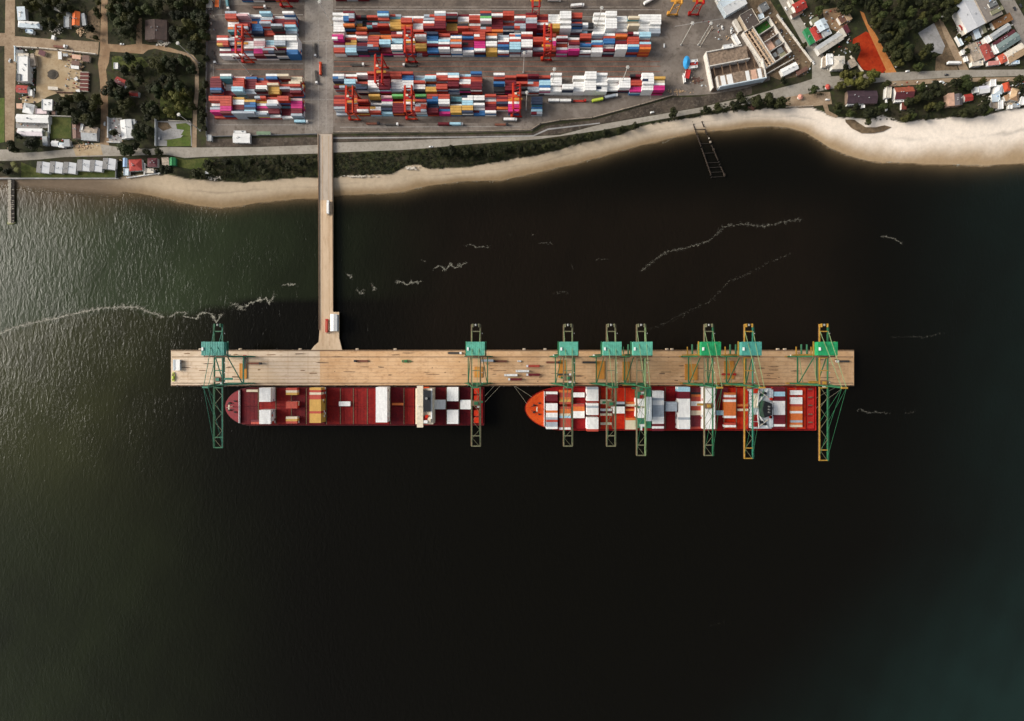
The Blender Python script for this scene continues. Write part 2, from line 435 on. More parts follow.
sheet('drain_ditch', [(333,136),(470,134.5),(533,133),(546,126),(594,120),(640,107),(674,97.5),(700,96.5),(752,87),(752,94),(700,107),(650,115.5),(600,124),(560,134),(520,137),(430,139.5),(333,142)], M_ditch, .03)
sheet('ditch_bank', [(333,137.4),(470,136.4),(533,135.2),(548,128.4),(600,122.6),(600,123.6),(548,130),(533,136.6),(470,137.6),(333,138.8)], M_lot, .06)
sheet('road', [(-60,150),(8,149.5),(14,153),(40,152),(70,149),(100,144),(118,147),(150,149),(165,147),(200,147.5),(260,147),(318,145),(333,142.5),(400,141),(430,139.5),(480,138),(520,137),(560,135),(600,124.5),(650,116),(700,107.5),(750,96),(780,88),(800,83),(812,79),(830,76.5),(885,73),(900,72),(960,70),(1100,69),(1100,76),(1024,76),(950,77.5),(885,81.5),(830,89),(800,95),(760,102),(700,112.5),(640,123),(600,130.5),(540,139),(500,142),(460,145),(430,148),(400,150),(335,152.5),(318,153.5),(260,155),(200,157),(185,158),(165,154.5),(118,156),(65,157),(40,159.5),(12,161),(-60,160)], M_asph, .08)
sheet('road', [(773,-10),(783,-10),(826,59),(831,76),(812,80),(812,60)], M_asph, .07)
sheet('road', [(996,-6),(1011,-6),(1026,20),(1090,20),(1090,52),(1024,52),(1013,62),(1006,57),(1021,40),(1016,30)], M_lane, .07)
sheet('dirt_street', [(6,-40),(15,-40),(15,36),(16,60),(14,142),(8,150),(5,140),(4.5,46),(-60,48),(-60,34),(5,33)], M_dirt, .05)
sheet('dirt_street', [(14,36),(50,39),(72,40),(99,42),(98,55),(60,50),(14,46.5)], M_dirt, .055)
sheet('dirt_street', [(102.5,-40),(108.5,-40),(107.5,20),(108,44),(128,45),(140,43.5),(150,45),(165,46),(180,51),(178,53.5),(165,51),(155,48.5),(148,50),(143,54),(110,51.5),(109,62),(106,70),(108,85),(108,115),(109,146),(100,146),(101,112),(100,82),(98,64),(100,50),(100.5,30)], M_dirt2, .06)
sheet('dirt_track', [(176,50),(181,51),(193,55),(198.5,62),(199,90),(197,112),(196.5,148),(192,148),(193,112),(195,90),(195,64),(190,57.5),(178,53)], M_dirt, .065)
sheet('sand_lot', [(36,50),(60,51),(85,56),(82,66),(80,93),(62,97),(58,93),(47,97),(38,103),(22,103),(22,97),(36,94),(37,70),(33,60)], M_sandlot, .05)
sheet('lawn', [(50.5,117),(71,117),(71,138.5),(50.5,138.5)], M_lawn, .05)
sheet('lawn', [(21,162),(40,170),(116,165),(117,177.5),(21,178)], M_lawn, .05)
sheet('lawn', [(-30,98),(4.5,98),(4.5,142),(-30,148)], M_lawn2, .05)
sheet('lawn', [(167,140),(191,136),(191,146),(167,146.5)], M_lawn2, .07)
sheet('lawn', [(176,158),(186,160),(205,158),(215,160),(206,170),(193,170),(176,166)], M_lawn, .05)
sheet('grove_clearing', [(112,56),(142,57),(150,66),(128,72),(112,70)], M_lawn, .03)
sheet('grove_clearing', [(160,88),(192,88),(192,118),(160,118)], M_lawn, .03)
sheet('concrete_lot', [(157,121),(191,121),(192,146),(157,146)], M_lot, .05)
sheet('sand_lot', [(72,145),(100,143),(103,155),(76,156)], M_sandlot, .1)
sheet('clay_court', [(853,39),(866,31.5),(869,33),(886,70),(883,73),(862,69.5),(857,60),(861,50),(859.5,46),(852.5,43.5)], M_clay, .06)
sheet('orange_track', [(860,11),(864,13),(868,24),(875,33),(898,75),(886,75),(869,33),(866,26),(862,17)], M_oran, .05)
sheet('lot_grass', [(176,124),(186,123),(190.5,126),(190.5,136),(181,135),(184,130),(177,129)], M_lawn2, .065)
sheet('lot_grass', [(158,122),(168,122.5),(172,128),(163,131),(158,127)], M_brown, .06)
sheet('lot_grass', [(163,140),(180,138.5),(187,131),(191,136),(170,141)], M_lawn, .062)
sheet('tidal_creek', [(845,116.5),(852,117),(858,122),(866,127),(876,127),(885,125),(892,127),(884,131),(874,133),(862,133),(852,128),(846,122)], M_brown, -.5)
sheet('concrete_lot', [(918,33),(934,23),(945,46),(942,54),(930,52)], M_lot, .06)
sheet('bare_plot', [(934,23),(938,20),(947,37),(958,70),(935,71),(936,57),(942,54),(945,46)], M_brown, .05)
sheet('dirt_street', [(938,18),(943,22),(969,70),(960,71),(945,38)], M_dirt, .065)
sheet('concrete_lot', [(965,46),(979,40),(988,62),(972,68),(962,58)], M_lot, .06)
sheet('bare_plot', [(822,10),(845,6),(852,20),(838,32),(826,27)], M_dirt2, .05)
sheet('concrete_lot', [(775,8),(812,62),(806,75),(780,80),(764,74),(760,40),(745,0),(770,0)], M_brown, .05)
sheet('bare_plot', [(785,97),(818,92),(830,92),(832,104),(800,108),(786,105)], M_dirt, .05)
sheet('beach_path', [(822,103),(827,103),(829,111),(838,116),(836,118),(826,114)], M_dirt, .07)
sheet('bare_plot', [(108,118),(122,118),(122,142),(108,142)], M_lot, .045)
sheet('bare_plot', [(137,18),(142,18),(142,46),(136,46)], M_dirt2, .045)
sheet('bare_plot', [(88,12),(100,4),(100,42),(86,38)], M_brown, .045)
sheet('bare_plot', [(16,123),(50,123),(50,128),(16,128)], M_lot, .045)
sheet('verge', [(886,81.5),(950,78),(1024,77),(1024,81),(950,82),(886,87)], M_dirt, .05)
sheet('sea_wall', [(-30,177.6),(118,177.8),(119,179),(-30,179)], M_lot, .25, thick=1.6)

# ------------------------------------------------------------------ wharf and access bridge
M_deck = two_tone('deck_concrete', (0.58,0.35,0.18), (0.66,0.43,0.245), .05, (0.42,0.235,0.115), .3, .85, streak=(.55, 1, 1))
M_span = two_tone('bridge_concrete', (0.53,0.385,0.25), (0.61,0.46,0.315), .04, (0.41,0.28,0.17), .3, .85, streak=(1, .2, 1))
M_approach = two_tone('approach_concrete', (0.42,0.345,0.265), (0.48,0.40,0.32), .04, (0.32,0.255,0.19), .3, .85, streak=(1, .2, 1))
M_deckpale = two_tone('pale_deck_concrete', (0.60,0.46,0.32), (0.68,0.54,0.40), .05, (0.48,0.35,0.23), .3, .85, streak=(.55, 1, 1))
M_kerb = mat('kerb_concrete', (.16,.10,.06), .85, .35, .3)
M_seam = mat('dark_seam', (.40,.24,.13), .8, .3, .3)
M_rubber = mat('rubber', (.02,.02,.02), .8, .1)
M_steel = mat('grey_steel', (.22,.22,.21), .5, .2, .5, .3)
M_pile = mat('pile_concrete', (.25,.22,.19), .9, .2)
wh = empty('wharf', *W(512, 368, DZ), 0); wx, wy = wh.location.x, wh.location.y
def wl(px, py, z=DZ):
    x, y = W(px, py, z); return (x - wx, y - wy)
def rect(x0, y0, x1, y1): return ccw([wl(x0, y0), wl(x1, y0), wl(x1, y1), wl(x0, y1)])
b = MB(); b.prism(rect(320,350,854,386), DZ - 1.6, DZ, M_deck); b.build('deck', wh)
b = MB(); b.prism(rect(171,350,319.9,386), DZ - 1.6, DZ, M_deckpale); tag(b.build('deck', wh), 'paler deck section at the west end')
for y in (350.2, 385.0):
    b = MB(); b.prism(rect(171.5,y,853.5,y+.9), DZ, DZ + .35, M_kerb); b.build('kerb', wh)
for y in (356.6, 382.8):
    b = MB(); b.prism(rect(172,y,853,y+.7), DZ, DZ + .12, M_kerb); b.build('crane_rail', wh)
for y, w in ((361.6,.35),(365.4,.25),(368.6,.4),(372.6,.3),(376,.35),(379.3,.3)):
    b = MB(); b.prism(rect(180,y,840,y+w), DZ, DZ + .02, M_seam); b.build('lane_marking', wh)
M_stain = mat('tyre_stain', (.24,.145,.08), .9, .5, .4)
rs = random.Random(9)
for i in range(90):
    x, y = wl(rs.uniform(180, 846), rs.uniform(352, 384)); w = rs.uniform(.6, 9); t = MB()
    t.prism(ccw([(x + w * math.cos(a) * rs.uniform(.7, 1.2), y + rs.uniform(.3, 1.0) * math.sin(a)) for a in [k * .785 for k in range(8)]]), DZ, DZ + .012 + .0002 * i, M_stain if i % 4 else M_kerb); t.build('stain', wh)
for i in range(34):
    x, y = wl(188 + i * 20, 367.6); t = MB(); t.box(x, y, DZ, .22, 36, .035, M_seam); t.build('expansion_joint', wh)
for i in range(56):
    x, y = wl(177 + i * 12.1, 386.2)
    b = MB(); b.box(x, y - .3, DZ - 3.6, 1.8, 1.0, 3.4, M_rubber); b.build('fender', wh)
b = MB()
for i in range(70):
    for y in (352, 360, 368, 376, 384):
        x, yy = wl(174 + i * 9.7, y); b.cyl((x, yy, -12), (x, yy, DZ - 1.6), .5, .5, M_pile, 6, False)
tag(b.build('piling', wh), kind='stuff')
for px in (357,395,524,545,672,667,778,785,200,240,300):
    x, y = wl(px, 349.2); b = MB(); b.box(x, y, DZ - 1.5, 3, 2, 1.6, M_deckpale); b.box(x, y, DZ + .1, 1, .7, .9, M_steel); b.build('mooring_bracket', wh)
for i, px in enumerate(range(178, 852, 24)):
    x, y = wl(px, 385.4); b = MB(); b.cyl((x, y, DZ+.35), (x, y, DZ + 1.0), .35, .3, M_rubber, 8); b.cyl((x, y, DZ + 1.0), (x, y, DZ + 1.2), .5, .5, M_rubber, 8); b.build('bollard', wh)
tag(wh, 'long tan concrete wharf with crane rails standing in the dark water', 'wharf')

br = empty('access_bridge', *W(325, 245, DZ), 0); wx, wy = br.location.x, br.location.y
b = MB(); b.prism(ccw([wl(317.6,134),(wl(332.6,134)),wl(333,200),wl(318.5,200)]), DZ - 1.4, DZ, M_approach); tag(b.build('deck', br), 'greyer approach span near the shore')
b = MB(); b.prism(ccw([wl(318.5,200.1),wl(333,200.1),wl(333,312),wl(339,312),wl(339,338),wl(342,349.8),wl(311,349.8),wl(314,346),wl(318.6,342),wl(319.5,330)]), DZ - 1.4, DZ, M_span); b.build('deck', br)
for xa, xb in ((318.3,319.2),(332.2,333.2)):
    b = MB(); b.prism(ccw([wl(xa,134.5),wl(xa+.5,134.5),wl(xb+.3,330 if xa < 320 else 311),wl(xb-.2,330 if xa < 320 else 311)]), DZ, DZ + .9, M_kerb); b.build('parapet', br)
for x0 in (322.3, 328.6):
    b = MB(); b.prism(ccw([wl(x0,136),wl(x0+.35,136),wl(x0+.9,346),wl(x0+.5,346)]), DZ, DZ + .02, M_seam); b.build('lane_marking', br)
b = MB()
for i in range(15):
    for px in (320, 331):
        x, y = wl(px, 178 + i * 11.5); b.cyl((x, y, -10), (x, y, DZ - 1.4), .6, .6, M_pile, 6, False)
tag(b.build('piling', br), kind='stuff')
tag(br, 'straight two lane concrete bridge joining the shore to the wharf', 'bridge')
# ------------------------------------------------------------------ containers
CC = dict(R=((.13,.004,.013),'maroon'), r=((.42,.040,.018),'coral red'), O=((.62,.15,.025),'orange'), W=((.80,.785,.75),'white'),
          L=((.34,.58,.68),'pale blue'), B=((.025,.13,.32),'blue'), N=((.018,.03,.065),'navy'), G=((.33,.37,.41),'grey'),
          Y=((.56,.33,.06),'mustard yellow'), P=((.52,.02,.17),'magenta'), p=((.62,.38,.38),'pale pink'), K=((.022,.022,.024),'black'),
          T=((.06,.22,.25),'teal'), E=((.1,.42,.08),'green'), X=((.66,.55,.38),'cream'), V=((.48,.60,.05),'yellow green'))
def mixc(a, c, t): return tuple(x * (1 - t) + y * t for x, y in zip(a, c))
CMT = {k: mat('container_roof_' + v[1].replace(' ', '_'), mixc(v[0], (.74, .34, .26) if k not in 'WKBNGLTEpX' else (.7, .72, .72), .0 if k in 'WKp' else .02 if k in 'RPNB' else .05 if k == 'O' else .09), .6, .16, .45, streak=(1, .35, 1)) for k, v in CC.items()}  # faded roof tint, also puts brighter lit tops into the colour
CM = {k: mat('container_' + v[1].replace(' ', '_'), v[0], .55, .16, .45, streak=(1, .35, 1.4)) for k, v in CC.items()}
CL, CWD, CH = 12.19, 2.44, 2.6
CMESH = {}
M_dark = mat('dark_gap', (.02,.02,.02), .8, 0)
def container_mesh(k, ln=CL):
    key = (k, ln)
    if key in CMESH: return CMESH[key]
    m = CM[k]; b = MB()
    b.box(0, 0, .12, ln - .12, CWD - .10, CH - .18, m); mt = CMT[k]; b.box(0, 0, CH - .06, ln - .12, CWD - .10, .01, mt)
    for sx in (-1, 1):
        for sy in (-1, 1):
            b.box(sx * (ln / 2 - .09), sy * (CWD / 2 - .09), 0, .18, .18, CH, m)
        b.box(sx * (ln / 2 - .06), 0, CH - .16, .12, CWD - .36, .15, m)
        b.box(sx * (ln / 2 - .06), 0, 0, .12, CWD - .36, .16, m)
    for sy in (-1, 1):
        b.box(0, sy * (CWD / 2 - .05), CH - .13, ln - .36, .10, .12, m)
        b.box(0, sy * (CWD / 2 - .05), 0, ln - .36, .10, .16, m)
    n = int(ln / 1.0)
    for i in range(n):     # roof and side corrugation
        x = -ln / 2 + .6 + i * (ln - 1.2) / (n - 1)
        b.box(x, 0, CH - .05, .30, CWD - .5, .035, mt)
    for yy in (-.55, -.2, .2, .55):      # locking bars on the door end
        b.box(ln / 2 - .05, yy, .2, .06, .05, CH - .4, M_steel)
    o = b.build('shipping_container'); me = o.data; bpy.data.objects.remove(o)
    CMESH[key] = me
    return me
N_IND = [0]
def add_container(k, x, y, z, rot, label, group, ln=CL):
    o = bpy.data.objects.new('shipping_container', container_mesh(k, ln)); COL.objects.link(o)
    o.location = (x, y, z); o.rotation_euler = (0, 0, rot)
    tag(o, label, 'container', group); N_IND[0] += 1
    return o
STK = MB()     # the rest of the boxes beyond the three hundred that show largest
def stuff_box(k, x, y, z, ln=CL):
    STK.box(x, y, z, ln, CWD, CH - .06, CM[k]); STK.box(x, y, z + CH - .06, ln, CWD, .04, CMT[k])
PAL = 'RRRRRRrrrrWWWWGGGBBNNLOPYKT'
yard_tops = []      # (z, color, x, y, block, col, row, ln)
rc = random.Random(11)
def block(name, x0, ybase, cols, lo=2, hi=5, pitch=11.16, roadside='east', ncol=None):
    """cols: strings of colours per column, first letter = northernmost row; ybase = south edge"""
    rp = 2.74
    for ci, s in enumerate(cols):
        cx = (x0 + pitch * (ci + .5))
        hh = None; wh_ = rc.choice((hi, hi, hi - 1, hi - 2)); wh2 = max(2, wh_ - rc.choice((0, 0, 1, 1, 2))); cut = rc.randint(3, 7)
        for ri, ch in enumerate(s):
            if ch == '.': continue
            x, yb = W(cx, ybase, GZ)
            y = yb + (len(s) - 1 - ri + .5) * rp
            allw = s.count('W') >= 5
            same = ri > 0 and s[ri - 1] == ch
            if hh is None or not (same or rc.random() < .3): hh = rc.randint(max(lo, hi - 2), hi) if rc.random() < .75 else rc.randint(lo, hi)
            if not allw and rc.random() < .07: hh = rc.randint(1, 2)
            if allw: hh = max(2, (wh_ if ri < cut else wh2) - (rc.random() < .28))
            half = (s.count('.') and ch in 'KG') or rc.random() < .05
            for t in range(hh):
                top = t == hh - 1
                c = ch if (top or rc.random() < .4 or (allw and rc.random() < .93)) else rc.choice(PAL)
                z = GZ + .1 + t * CH
                if half:
                    for sx in (-1, 1):
                        stuff_box(c if sx > 0 or not top else rc.choice(PAL), x + sx * 3.06, y, z, 6.06)
                elif top and name: yard_tops.append((z, c, x, y, name, ci + 1, ri + 1))
                else: stuff_box(c, x + rc.uniform(-.12, .12), y, z)
W1A = ['GrrWWTT','WppRRrG','WBBBBBN','LWGrGrr','WrRRrGK','WGRrLLG']
W1B = ['rWrrWRW','WGWWPRW','RWWWRNG','WppWPPR','LLWWrGN','WWGGRYK','WWWWWBB']
W2A = ['rRRRRBN','WTWWWRR','WrrrrLL','BRRRRGG','RrWrWWK','WBrXYYY','XXXrGRR','XXYXrGR']
W2B = ['rrWLGPr','rrrrPPR','YWWRRNG','pYBBNLG','rYWPRWG','rWWGRRW','rrTRRRW','pPPPRRG']
E1A = ['WWWWWWW','RGGR.O.','WKKK.O.','.r..GR.','BLrWGr.','GTYYYY.','WLrrOr.','WrrWWWr','rrGNWrR','WGrrRRR','WRKYYYr','RWWYYKr','WrrWrrr','rNEWKrr','rWRRRRO','rrrrrRN','rrWrRGG','RrWGGRR','rRRrWRR','WWWWrYY','WWWWWWW','rrBrrNG','....KKK','WWWWWWW','WWWWWWW','WWWWWWW','..XWWX.','WWWWWWW','WWWWWGG']
E1B = ['pPPRGrr','WrYYGLL','rWWRRNN','OrrRrrN','OOWLLRR','WrLLNWW','WrWWrrr','rWrRYYR','NBBLRBB','rWBLWRW','BWrOGrW','rBRRRBW','rrrPPPW','OWKWWYY','GWWrRBW','WBWrLLL','WrRWWWW','rGrrRGR','rWWPPrr','rWRrrWP','KWrWRWP','rrGrBKW','WrLBrWW','WrBBWBR','rOrRRWW','WRrrrLB','LLrWLrO']
E2A = ['pWGN.G.','WrWLL..','W..r.KN','rRRWWWG','rRrRRRR','rrWWWWG','rBBWWWG','GLWrWWK','rWLLRYY','WrrGLrr','LWrBRRG','LrWWrRK','BrrrRRR','.......','WrLLBKK','WrGRRRR','rRNNrRK','rRNrrGG','WrBLLBW','WWWWWWW','.....WW','WW.WWWW','WWWWWWW','WWWWWWW','..WWWW.','..WWWW.','R.RrrPP','WWWWWWW','XXYXWPP']
E2B = ['rRrrRGG','rOWrrrR','..r.rrW','YKWKWWr','pPWGKNL','E.ORRRR','rrPWWRR','E.rWrrG','rBBNNRR','rrWWRBP','TTKWYYY','WWLLYYN','WWKWWBB','rWrRRRW','rRrNO..','rrOWPPP','.......','.NNNBLG']
block('northwest stack', 232, 36.8, W1A, 2, 5)
block('western stack by the red crane', 224, 60.5, W1B, 2, 5)
block('west middle stack', 216, 98.0, W2A, 2, 5)
block('southwest stack', 216, 119.5, W2B, 2, 5)
block('northeast stack', 336, 36.6, E1A, 2, 5, 11.14)
block('upper east stack', 336, 57.0, E1B, 2, 5, 11.55)
block('lower east stack', 337, 95.6, E2A, 2, 5, 11.2)
block('southeast stack', 337, 116.4, E2B, 2, 4, 11.4)
block(None, 243, 2.4, ['RRRR','PPPR','RRrR','PRRP','rRPR'], 3, 4)
block(None, 336, 1.4, ['RRrR','RGRG','WRrG'], 2, 3)

# ------------------------------------------------------------------ ships
M_hull1 = mat('hull_maroon', (.10,.010,.012), .5, .25, .3)
M_hatch1 = two_tone('hatch_maroon', (.10,.005,.009), (.15,.007,.010), .06, (.055,.005,.010), .35, .6)
M_hatch1b = two_tone('hatch_crimson', (.19,.008,.007), (.25,.012,.009), .06, (.11,.006,.008), .35, .6)
M_hull2 = mat('hull_red', (.46,.018,.010), .5, .25, .3)
M_hatch2 = two_tone('hatch_red', (.52,.022,.006), (.60,.040,.009), .06, (.34,.010,.007), .35, .6)
M_hatch2b = two_tone('hatch_dark_red', (.20,.007,.009), (.27,.009,.010), .06, (.10,.005,.009), .35, .6)
M_bow2 = two_tone('bow_orange', (.58,.062,.008), (.64,.09,.014), .06, (.40,.03,.008), .3, .6)
M_white = mat('white_paint', (.74,.73,.70), .5, .12, .5)
M_cream = mat('cream_paint', (.66,.57,.43), .6, .2, .4)
M_glass = mat('dark_glass', (.02,.025,.03), .12, 0)
M_lgrey = mat('light_grey_paint', (.48,.52,.54), .55, .15, .5)
M_dgreen = mat('deck_green', (.03,.19,.10), .6, .25, .4)
M_yellow = mat('crane_yellow', (.58,.33,.04), .6, .25, .4)
M_black = mat('black_paint', (.015,.016,.018), .5, .1)

def ship(label, xb, xs_, yt, yb_, m_hull, m_deck, m_fore, zdeck, bow_len, name='container_ship'):
    """bow towards the west"""
    yc = (yt + yb_) / 2; hb = (yb_ - yt) / 2
    x0, y0 = W(xb, yc, zdeck); x1, _ = W(xs_, yc, zdeck)
    root = empty(name, (x0 + x1) / 2, y0, 0); tag(root, label, 'ship')
    LX = (x1 - x0) / 2; B = L(hb, zdeck); bl = L(bow_len, zdeck)
    def outline(kb, kx, fine):
        P = [(LX, -B * kb), (LX, B * kb)]
        n = 14
        for i in range(n + 1):
            t = i / n
            P.append((-LX + bl - (bl * kx) * math.sin(t * math.pi / 2) ** fine, B * kb * math.cos(t * math.pi / 2) ** 1.08))
        for i in range(n - 1, -1, -1):
            t = i / n
            P.append((-LX + bl - (bl * kx) * math.sin(t * math.pi / 2) ** fine, -B * kb * math.cos(t * math.pi / 2) ** 1.08))
        return ccw(P)
    top = outline(1, 1, 1); bot = outline(.94, .82, 1.05)
    b = MB(); b.prism(top, -6, zdeck, m_hull, m_deck, bot); b.build('hull', root)
    rim = MB(); n = len(top)
    for i in range(n):
        p, q = top[i], top[(i + 1) % n]
        rim.beam((*p, zdeck + .5), (*q, zdeck + .5), .25, 1.0, m_hull)
    rim.build('bulwark', root)
    fx = -LX + L(bow_len * (.62 if bow_len < 30 else .5), zdeck)
    fo = [p for p in top if p[0] < fx]
    fy = max(p[1] for p in fo)
    fo = ccw([(p[0] + .6, p[1] * .97) for p in fo])
    b = MB(); b.prism(fo, zdeck, zdeck + 2.6, m_hull, m_fore); b.build('forecastle', root)
    xr = max(p[0] for p in fo)
    b = MB(); b.box(xr + .2, 0, zdeck + 2.6, .5, fy * 1.9, 2.4, M_white); b.build('breakwater', root)
    mst = MB(); mst.cyl((xr - 8, 0, zdeck + 2.6), (xr - 8, 0, zdeck + 13), .5, .3, M_cream); mst.box(xr - 8, 0, zdeck + 9, 1.2, 5, .5, M_cream); mst.build('foremast', root)
    for sx, sy in ((-11, 4), (-11, -4), (-5, 6), (-5, -6)):
        w = MB(); w.cyl((xr + sx - 1, sy, zdeck + 3.4), (xr + sx + 1, sy, zdeck + 3.4), .8, .8, M_black, 10); w.box(xr + sx, sy, zdeck + 2.6, 2.6, 1.4, .5, M_kerb); w.build('winch', root)
    for sy in (-1, 1):
        w = MB(); w.beam((xr - 14, sy * 2.2, zdeck + 2.8), (xr - 7, sy * 3.5, zdeck + 2.8), .5, .4, M_black); w.build('anchor_chain', root)
    return root, LX, B, zdeck

def s_local(root, px, py, z):
    x, y = W(px, py, z); return x - root.location.x, y - root.location.y
def hatch(root, xa, xb, yt, yb_, zdeck, m, hh=2.2, split=2):
    (x0, y0), (x1, y1) = s_local(root, xa, yt, zdeck + hh), s_local(root, xb, yb_, zdeck + hh)
    for i in range(split):
        a = y0 + (y1 - y0) * i / split; c = y0 + (y1 - y0) * (i + 1) / split
        b = MB(); b.box((x0 + x1) / 2, (a + c) / 2, zdeck, x1 - x0 - .7, abs(c - a) - .25, hh, m)
        for k in range(3):
            b.box(x0 + (x1 - x0) * (k + 1) / 4, (a + c) / 2, zdeck + hh, .25, abs(c - a) - 1, .12, m)
        b.build('hatch_cover', root)
def lashing(root, px, yt, yb_, zdeck, h=4.5):
    x, y0 = s_local(root, px, yt, zdeck + h); _, y1 = s_local(root, px, yb_, zdeck + h)
    b = MB(); b.box(x, (y0 + y1) / 2, zdeck + h, .7, abs(y1 - y0), .25, M_kerb)
    for i in range(6):
        b.box(x, y0 + (y1 - y0) * i / 5 * .99, zdeck, .4, .3, h, M_kerb)
    b.build('lashing_bridge', root)

def ship_boxes(root, sname, bays, zh, y_top):
    for bi, (px, y0, s, tiers) in enumerate(bays):
        zt = zh + tiers * CH
        x, yy = W(px, y0, zt); x += CL / 2
        for ri, ch in enumerate(s):
            if ch == '.': continue
            y = yy - (ri + .5) * 2.5
            nr = s[:ri + 1].count(ch); tot = s.count(ch)
            for t in range(tiers):
                z = zh + .25 + t * CH
                if t == tiers - 1:
                    yield bi, ri, ch, x, y, z
                else:
                    stuff_box(ch if rc.random() < .75 else rc.choice('WRYr' if ch in 'YO' else 'WWGRr'), x, y, z)

# ---- western ship
s1, LX1, B1, zd = ship('long maroon container ship, mostly empty, moored at the western half of the wharf', 226, 484, 387.3, 425.3, M_hull1, M_hatch1, mat('fore_crimson', (.20,.006,.012), .6, .3, .3), 10.0, 26)
H1 = [(242,258),(259,275.5),(276.5,291),(292,305.5),(307,325),(327,340),(341,353),(354,367),(368,389.5),(391,403.5),(404.5,414.5),(434,446.5),(447,459.5),(460,472.5)]
for i, (a, c) in enumerate(H1):
    hatch(s1, a, c, 388.4, 424.2, zd, M_hatch1b if i in (1, 2, 5, 6, 7, 8, 10) else M_hatch1)
    if i > 0: lashing(s1, a - .6, 388.4, 424.2, zd)
b = MB(); x, y = s_local(s1, 479, 406.3, zd + 2); b.box(x, y, zd, 8, 37, 1.8, M_hatch2b); b.build('poop_deck', s1)
for py in (391, 398.5, 413, 420):
    b = MB(); x, y = s_local(s1, 476.5, py, zd + 3); b.box(x, y, zd + 1.8, 5.5, 6.2, 1.6, M_hatch2); b.build('hatch_cover', s1)
def block_house(root, px0, px1, py0, py1, z0, z1, m, name='accommodation_block', wing=None):
    (x0, y0), (x1, y1) = s_local(root, px0, py0, z1), s_local(root, px1, py1, z1)
    b = MB(); b.box((x0 + x1) / 2, (y0 + y1) / 2, z0, x1 - x0, abs(y1 - y0), z1 - z0, m)
    o = b.build(name, root)
    nl = int((z1 - z0) / 3)
    for k in range(1, nl):
        w = MB()
        for i in range(12):
            yy = y1 + (y0 - y1) * (i + .5) / 12
            w.box(x0 - .03, yy, z0 + k * 3, .1, 1.0, 1.0, M_glass)
        w.build('window', o)
    return o, (x0, x1, y1, y0)
o, (x0, x1, ya, yb2) = block_house(s1, 415.5, 433, 388.5, 424.2, zd, zd + 17, M_cream)
b = MB(); b.box((x0 + x1) / 2 - 4, (ya + yb2) / 2, zd + 17, 6.5, 44, 2.8, M_cream); b.box(x0 + 3.0, (ya + yb2) / 2, zd + 18.2, .2, 34, 1.1, M_glass); b.build('bridge_deck', s1)
b = MB(); b.box((x0 + x1) / 2 + 3.6, (ya + yb2) / 2 + 6, zd + 17, 7.6, 22, 5.5, M_black); b.cyl(((x0 + x1) / 2 + 3.6, (ya + yb2) / 2 + 9, zd + 22.5), ((x0 + x1) / 2 + 3.6, (ya + yb2) / 2 + 9, zd + 25), 1.4, 1.4, M_steel); b.build('funnel', s1)
for k, (ux, uy, sx, sy, m) in enumerate(((-2, 15.2, 5, 4, M_hatch1b), (0, -13, 10, 5, M_hatch1b), (5.5, -14, 3, 6, M_cream), (3, -10.5, 3, 3, M_hatch2), (-6, 12, 3, 9, M_cream), (8, 3, 1.5, 32, M_white), (2, -16, 4, 3, M_white))):
    b = MB(); b.box((x0 + x1) / 2 + ux, (ya + yb2) / 2 + uy, zd + 17, sx, sy, 1.4 + .3 * k, m); b.build('deck_house', s1)
b = MB(); b.cyl((x0 + 4, (ya + yb2) / 2, zd + 19.8), (x0 + 4, (ya + yb2) / 2, zd + 28), .35, .2, M_white); b.box(x0 + 4, (ya + yb2) / 2, zd + 25, .5, 6, .4, M_white); b.build('radar_mast', s1)
for sy in (-1, 1):
    b = MB(); b.box((x0 + x1) / 2, (ya + yb2) / 2 + sy * 19.0, zd + 8, 8, 2.6, 2.2, M_bow2); b.build('lifeboat', s1)
bays1 = [(246.5,389.6,'X',1),(259.3,387.8,'WWWWWW',4),(259.3,410,'WWWWWW',4),(251,419.5,'Rr',1),(286,388,'rXY',2),(286,401.5,'rrr',2),(286,416.6,'XYr',2),
         (309.6,387.7,'YrXrrYYYYYrYYYY',5),(339,401.5,'WW',1),(375.8,387.2,'WWWWWWWWWWWWWWW',5),(392,403,'O',1),(434.2,400,'WWWW',2),(447,387.2,'WWWWWW',3),(447,410,'WWWWWW',3),(460.3,400,'WWWW',2)]
BN1 = ['lone {c} container beside the foremost white stacks of the maroon ship', '{c} container in the foremost quay-side block of the maroon ship, {r} from quay', '{c} container in the foremost sea-side block of the maroon ship, {r} from quay', '{c} container low on the sea edge near the maroon ship bow, {r} from quay',
       '{c} container of the small quay-edge trio on the maroon ship, {r} from quay', '{c} container of the centreline trio on the maroon ship deck, {r} from quay', '{c} container of the small sea-edge trio on the maroon ship, {r} from quay',
       '{c} container in the tall yellow bay of the maroon ship, {r} from quay', 'lone white container pair on empty maroon hatches, {r} from quay', '{c} container in the full-width white bay of the maroon ship, {r} from quay', 'single orange container lying alone before the maroon ship bridge',
       '{c} container just behind the maroon ship bridge, {r} from quay', '{c} container in the quay-side block of the checkerboard stern, {r} from quay', '{c} container in the sea-side block of the checkerboard stern, {r} from quay', '{c} container in the aftermost white block of the maroon ship, {r} from quay']
for bi, ri, ch, x, y, z in ship_boxes(s1, 'maroon', bays1, zd + 2.2, 387):
    add_container(ch, x, y, z, 0, BN1[bi].format(c=CC[ch][1], r=ORD[ri + 1]), 'containers on the maroon ship')

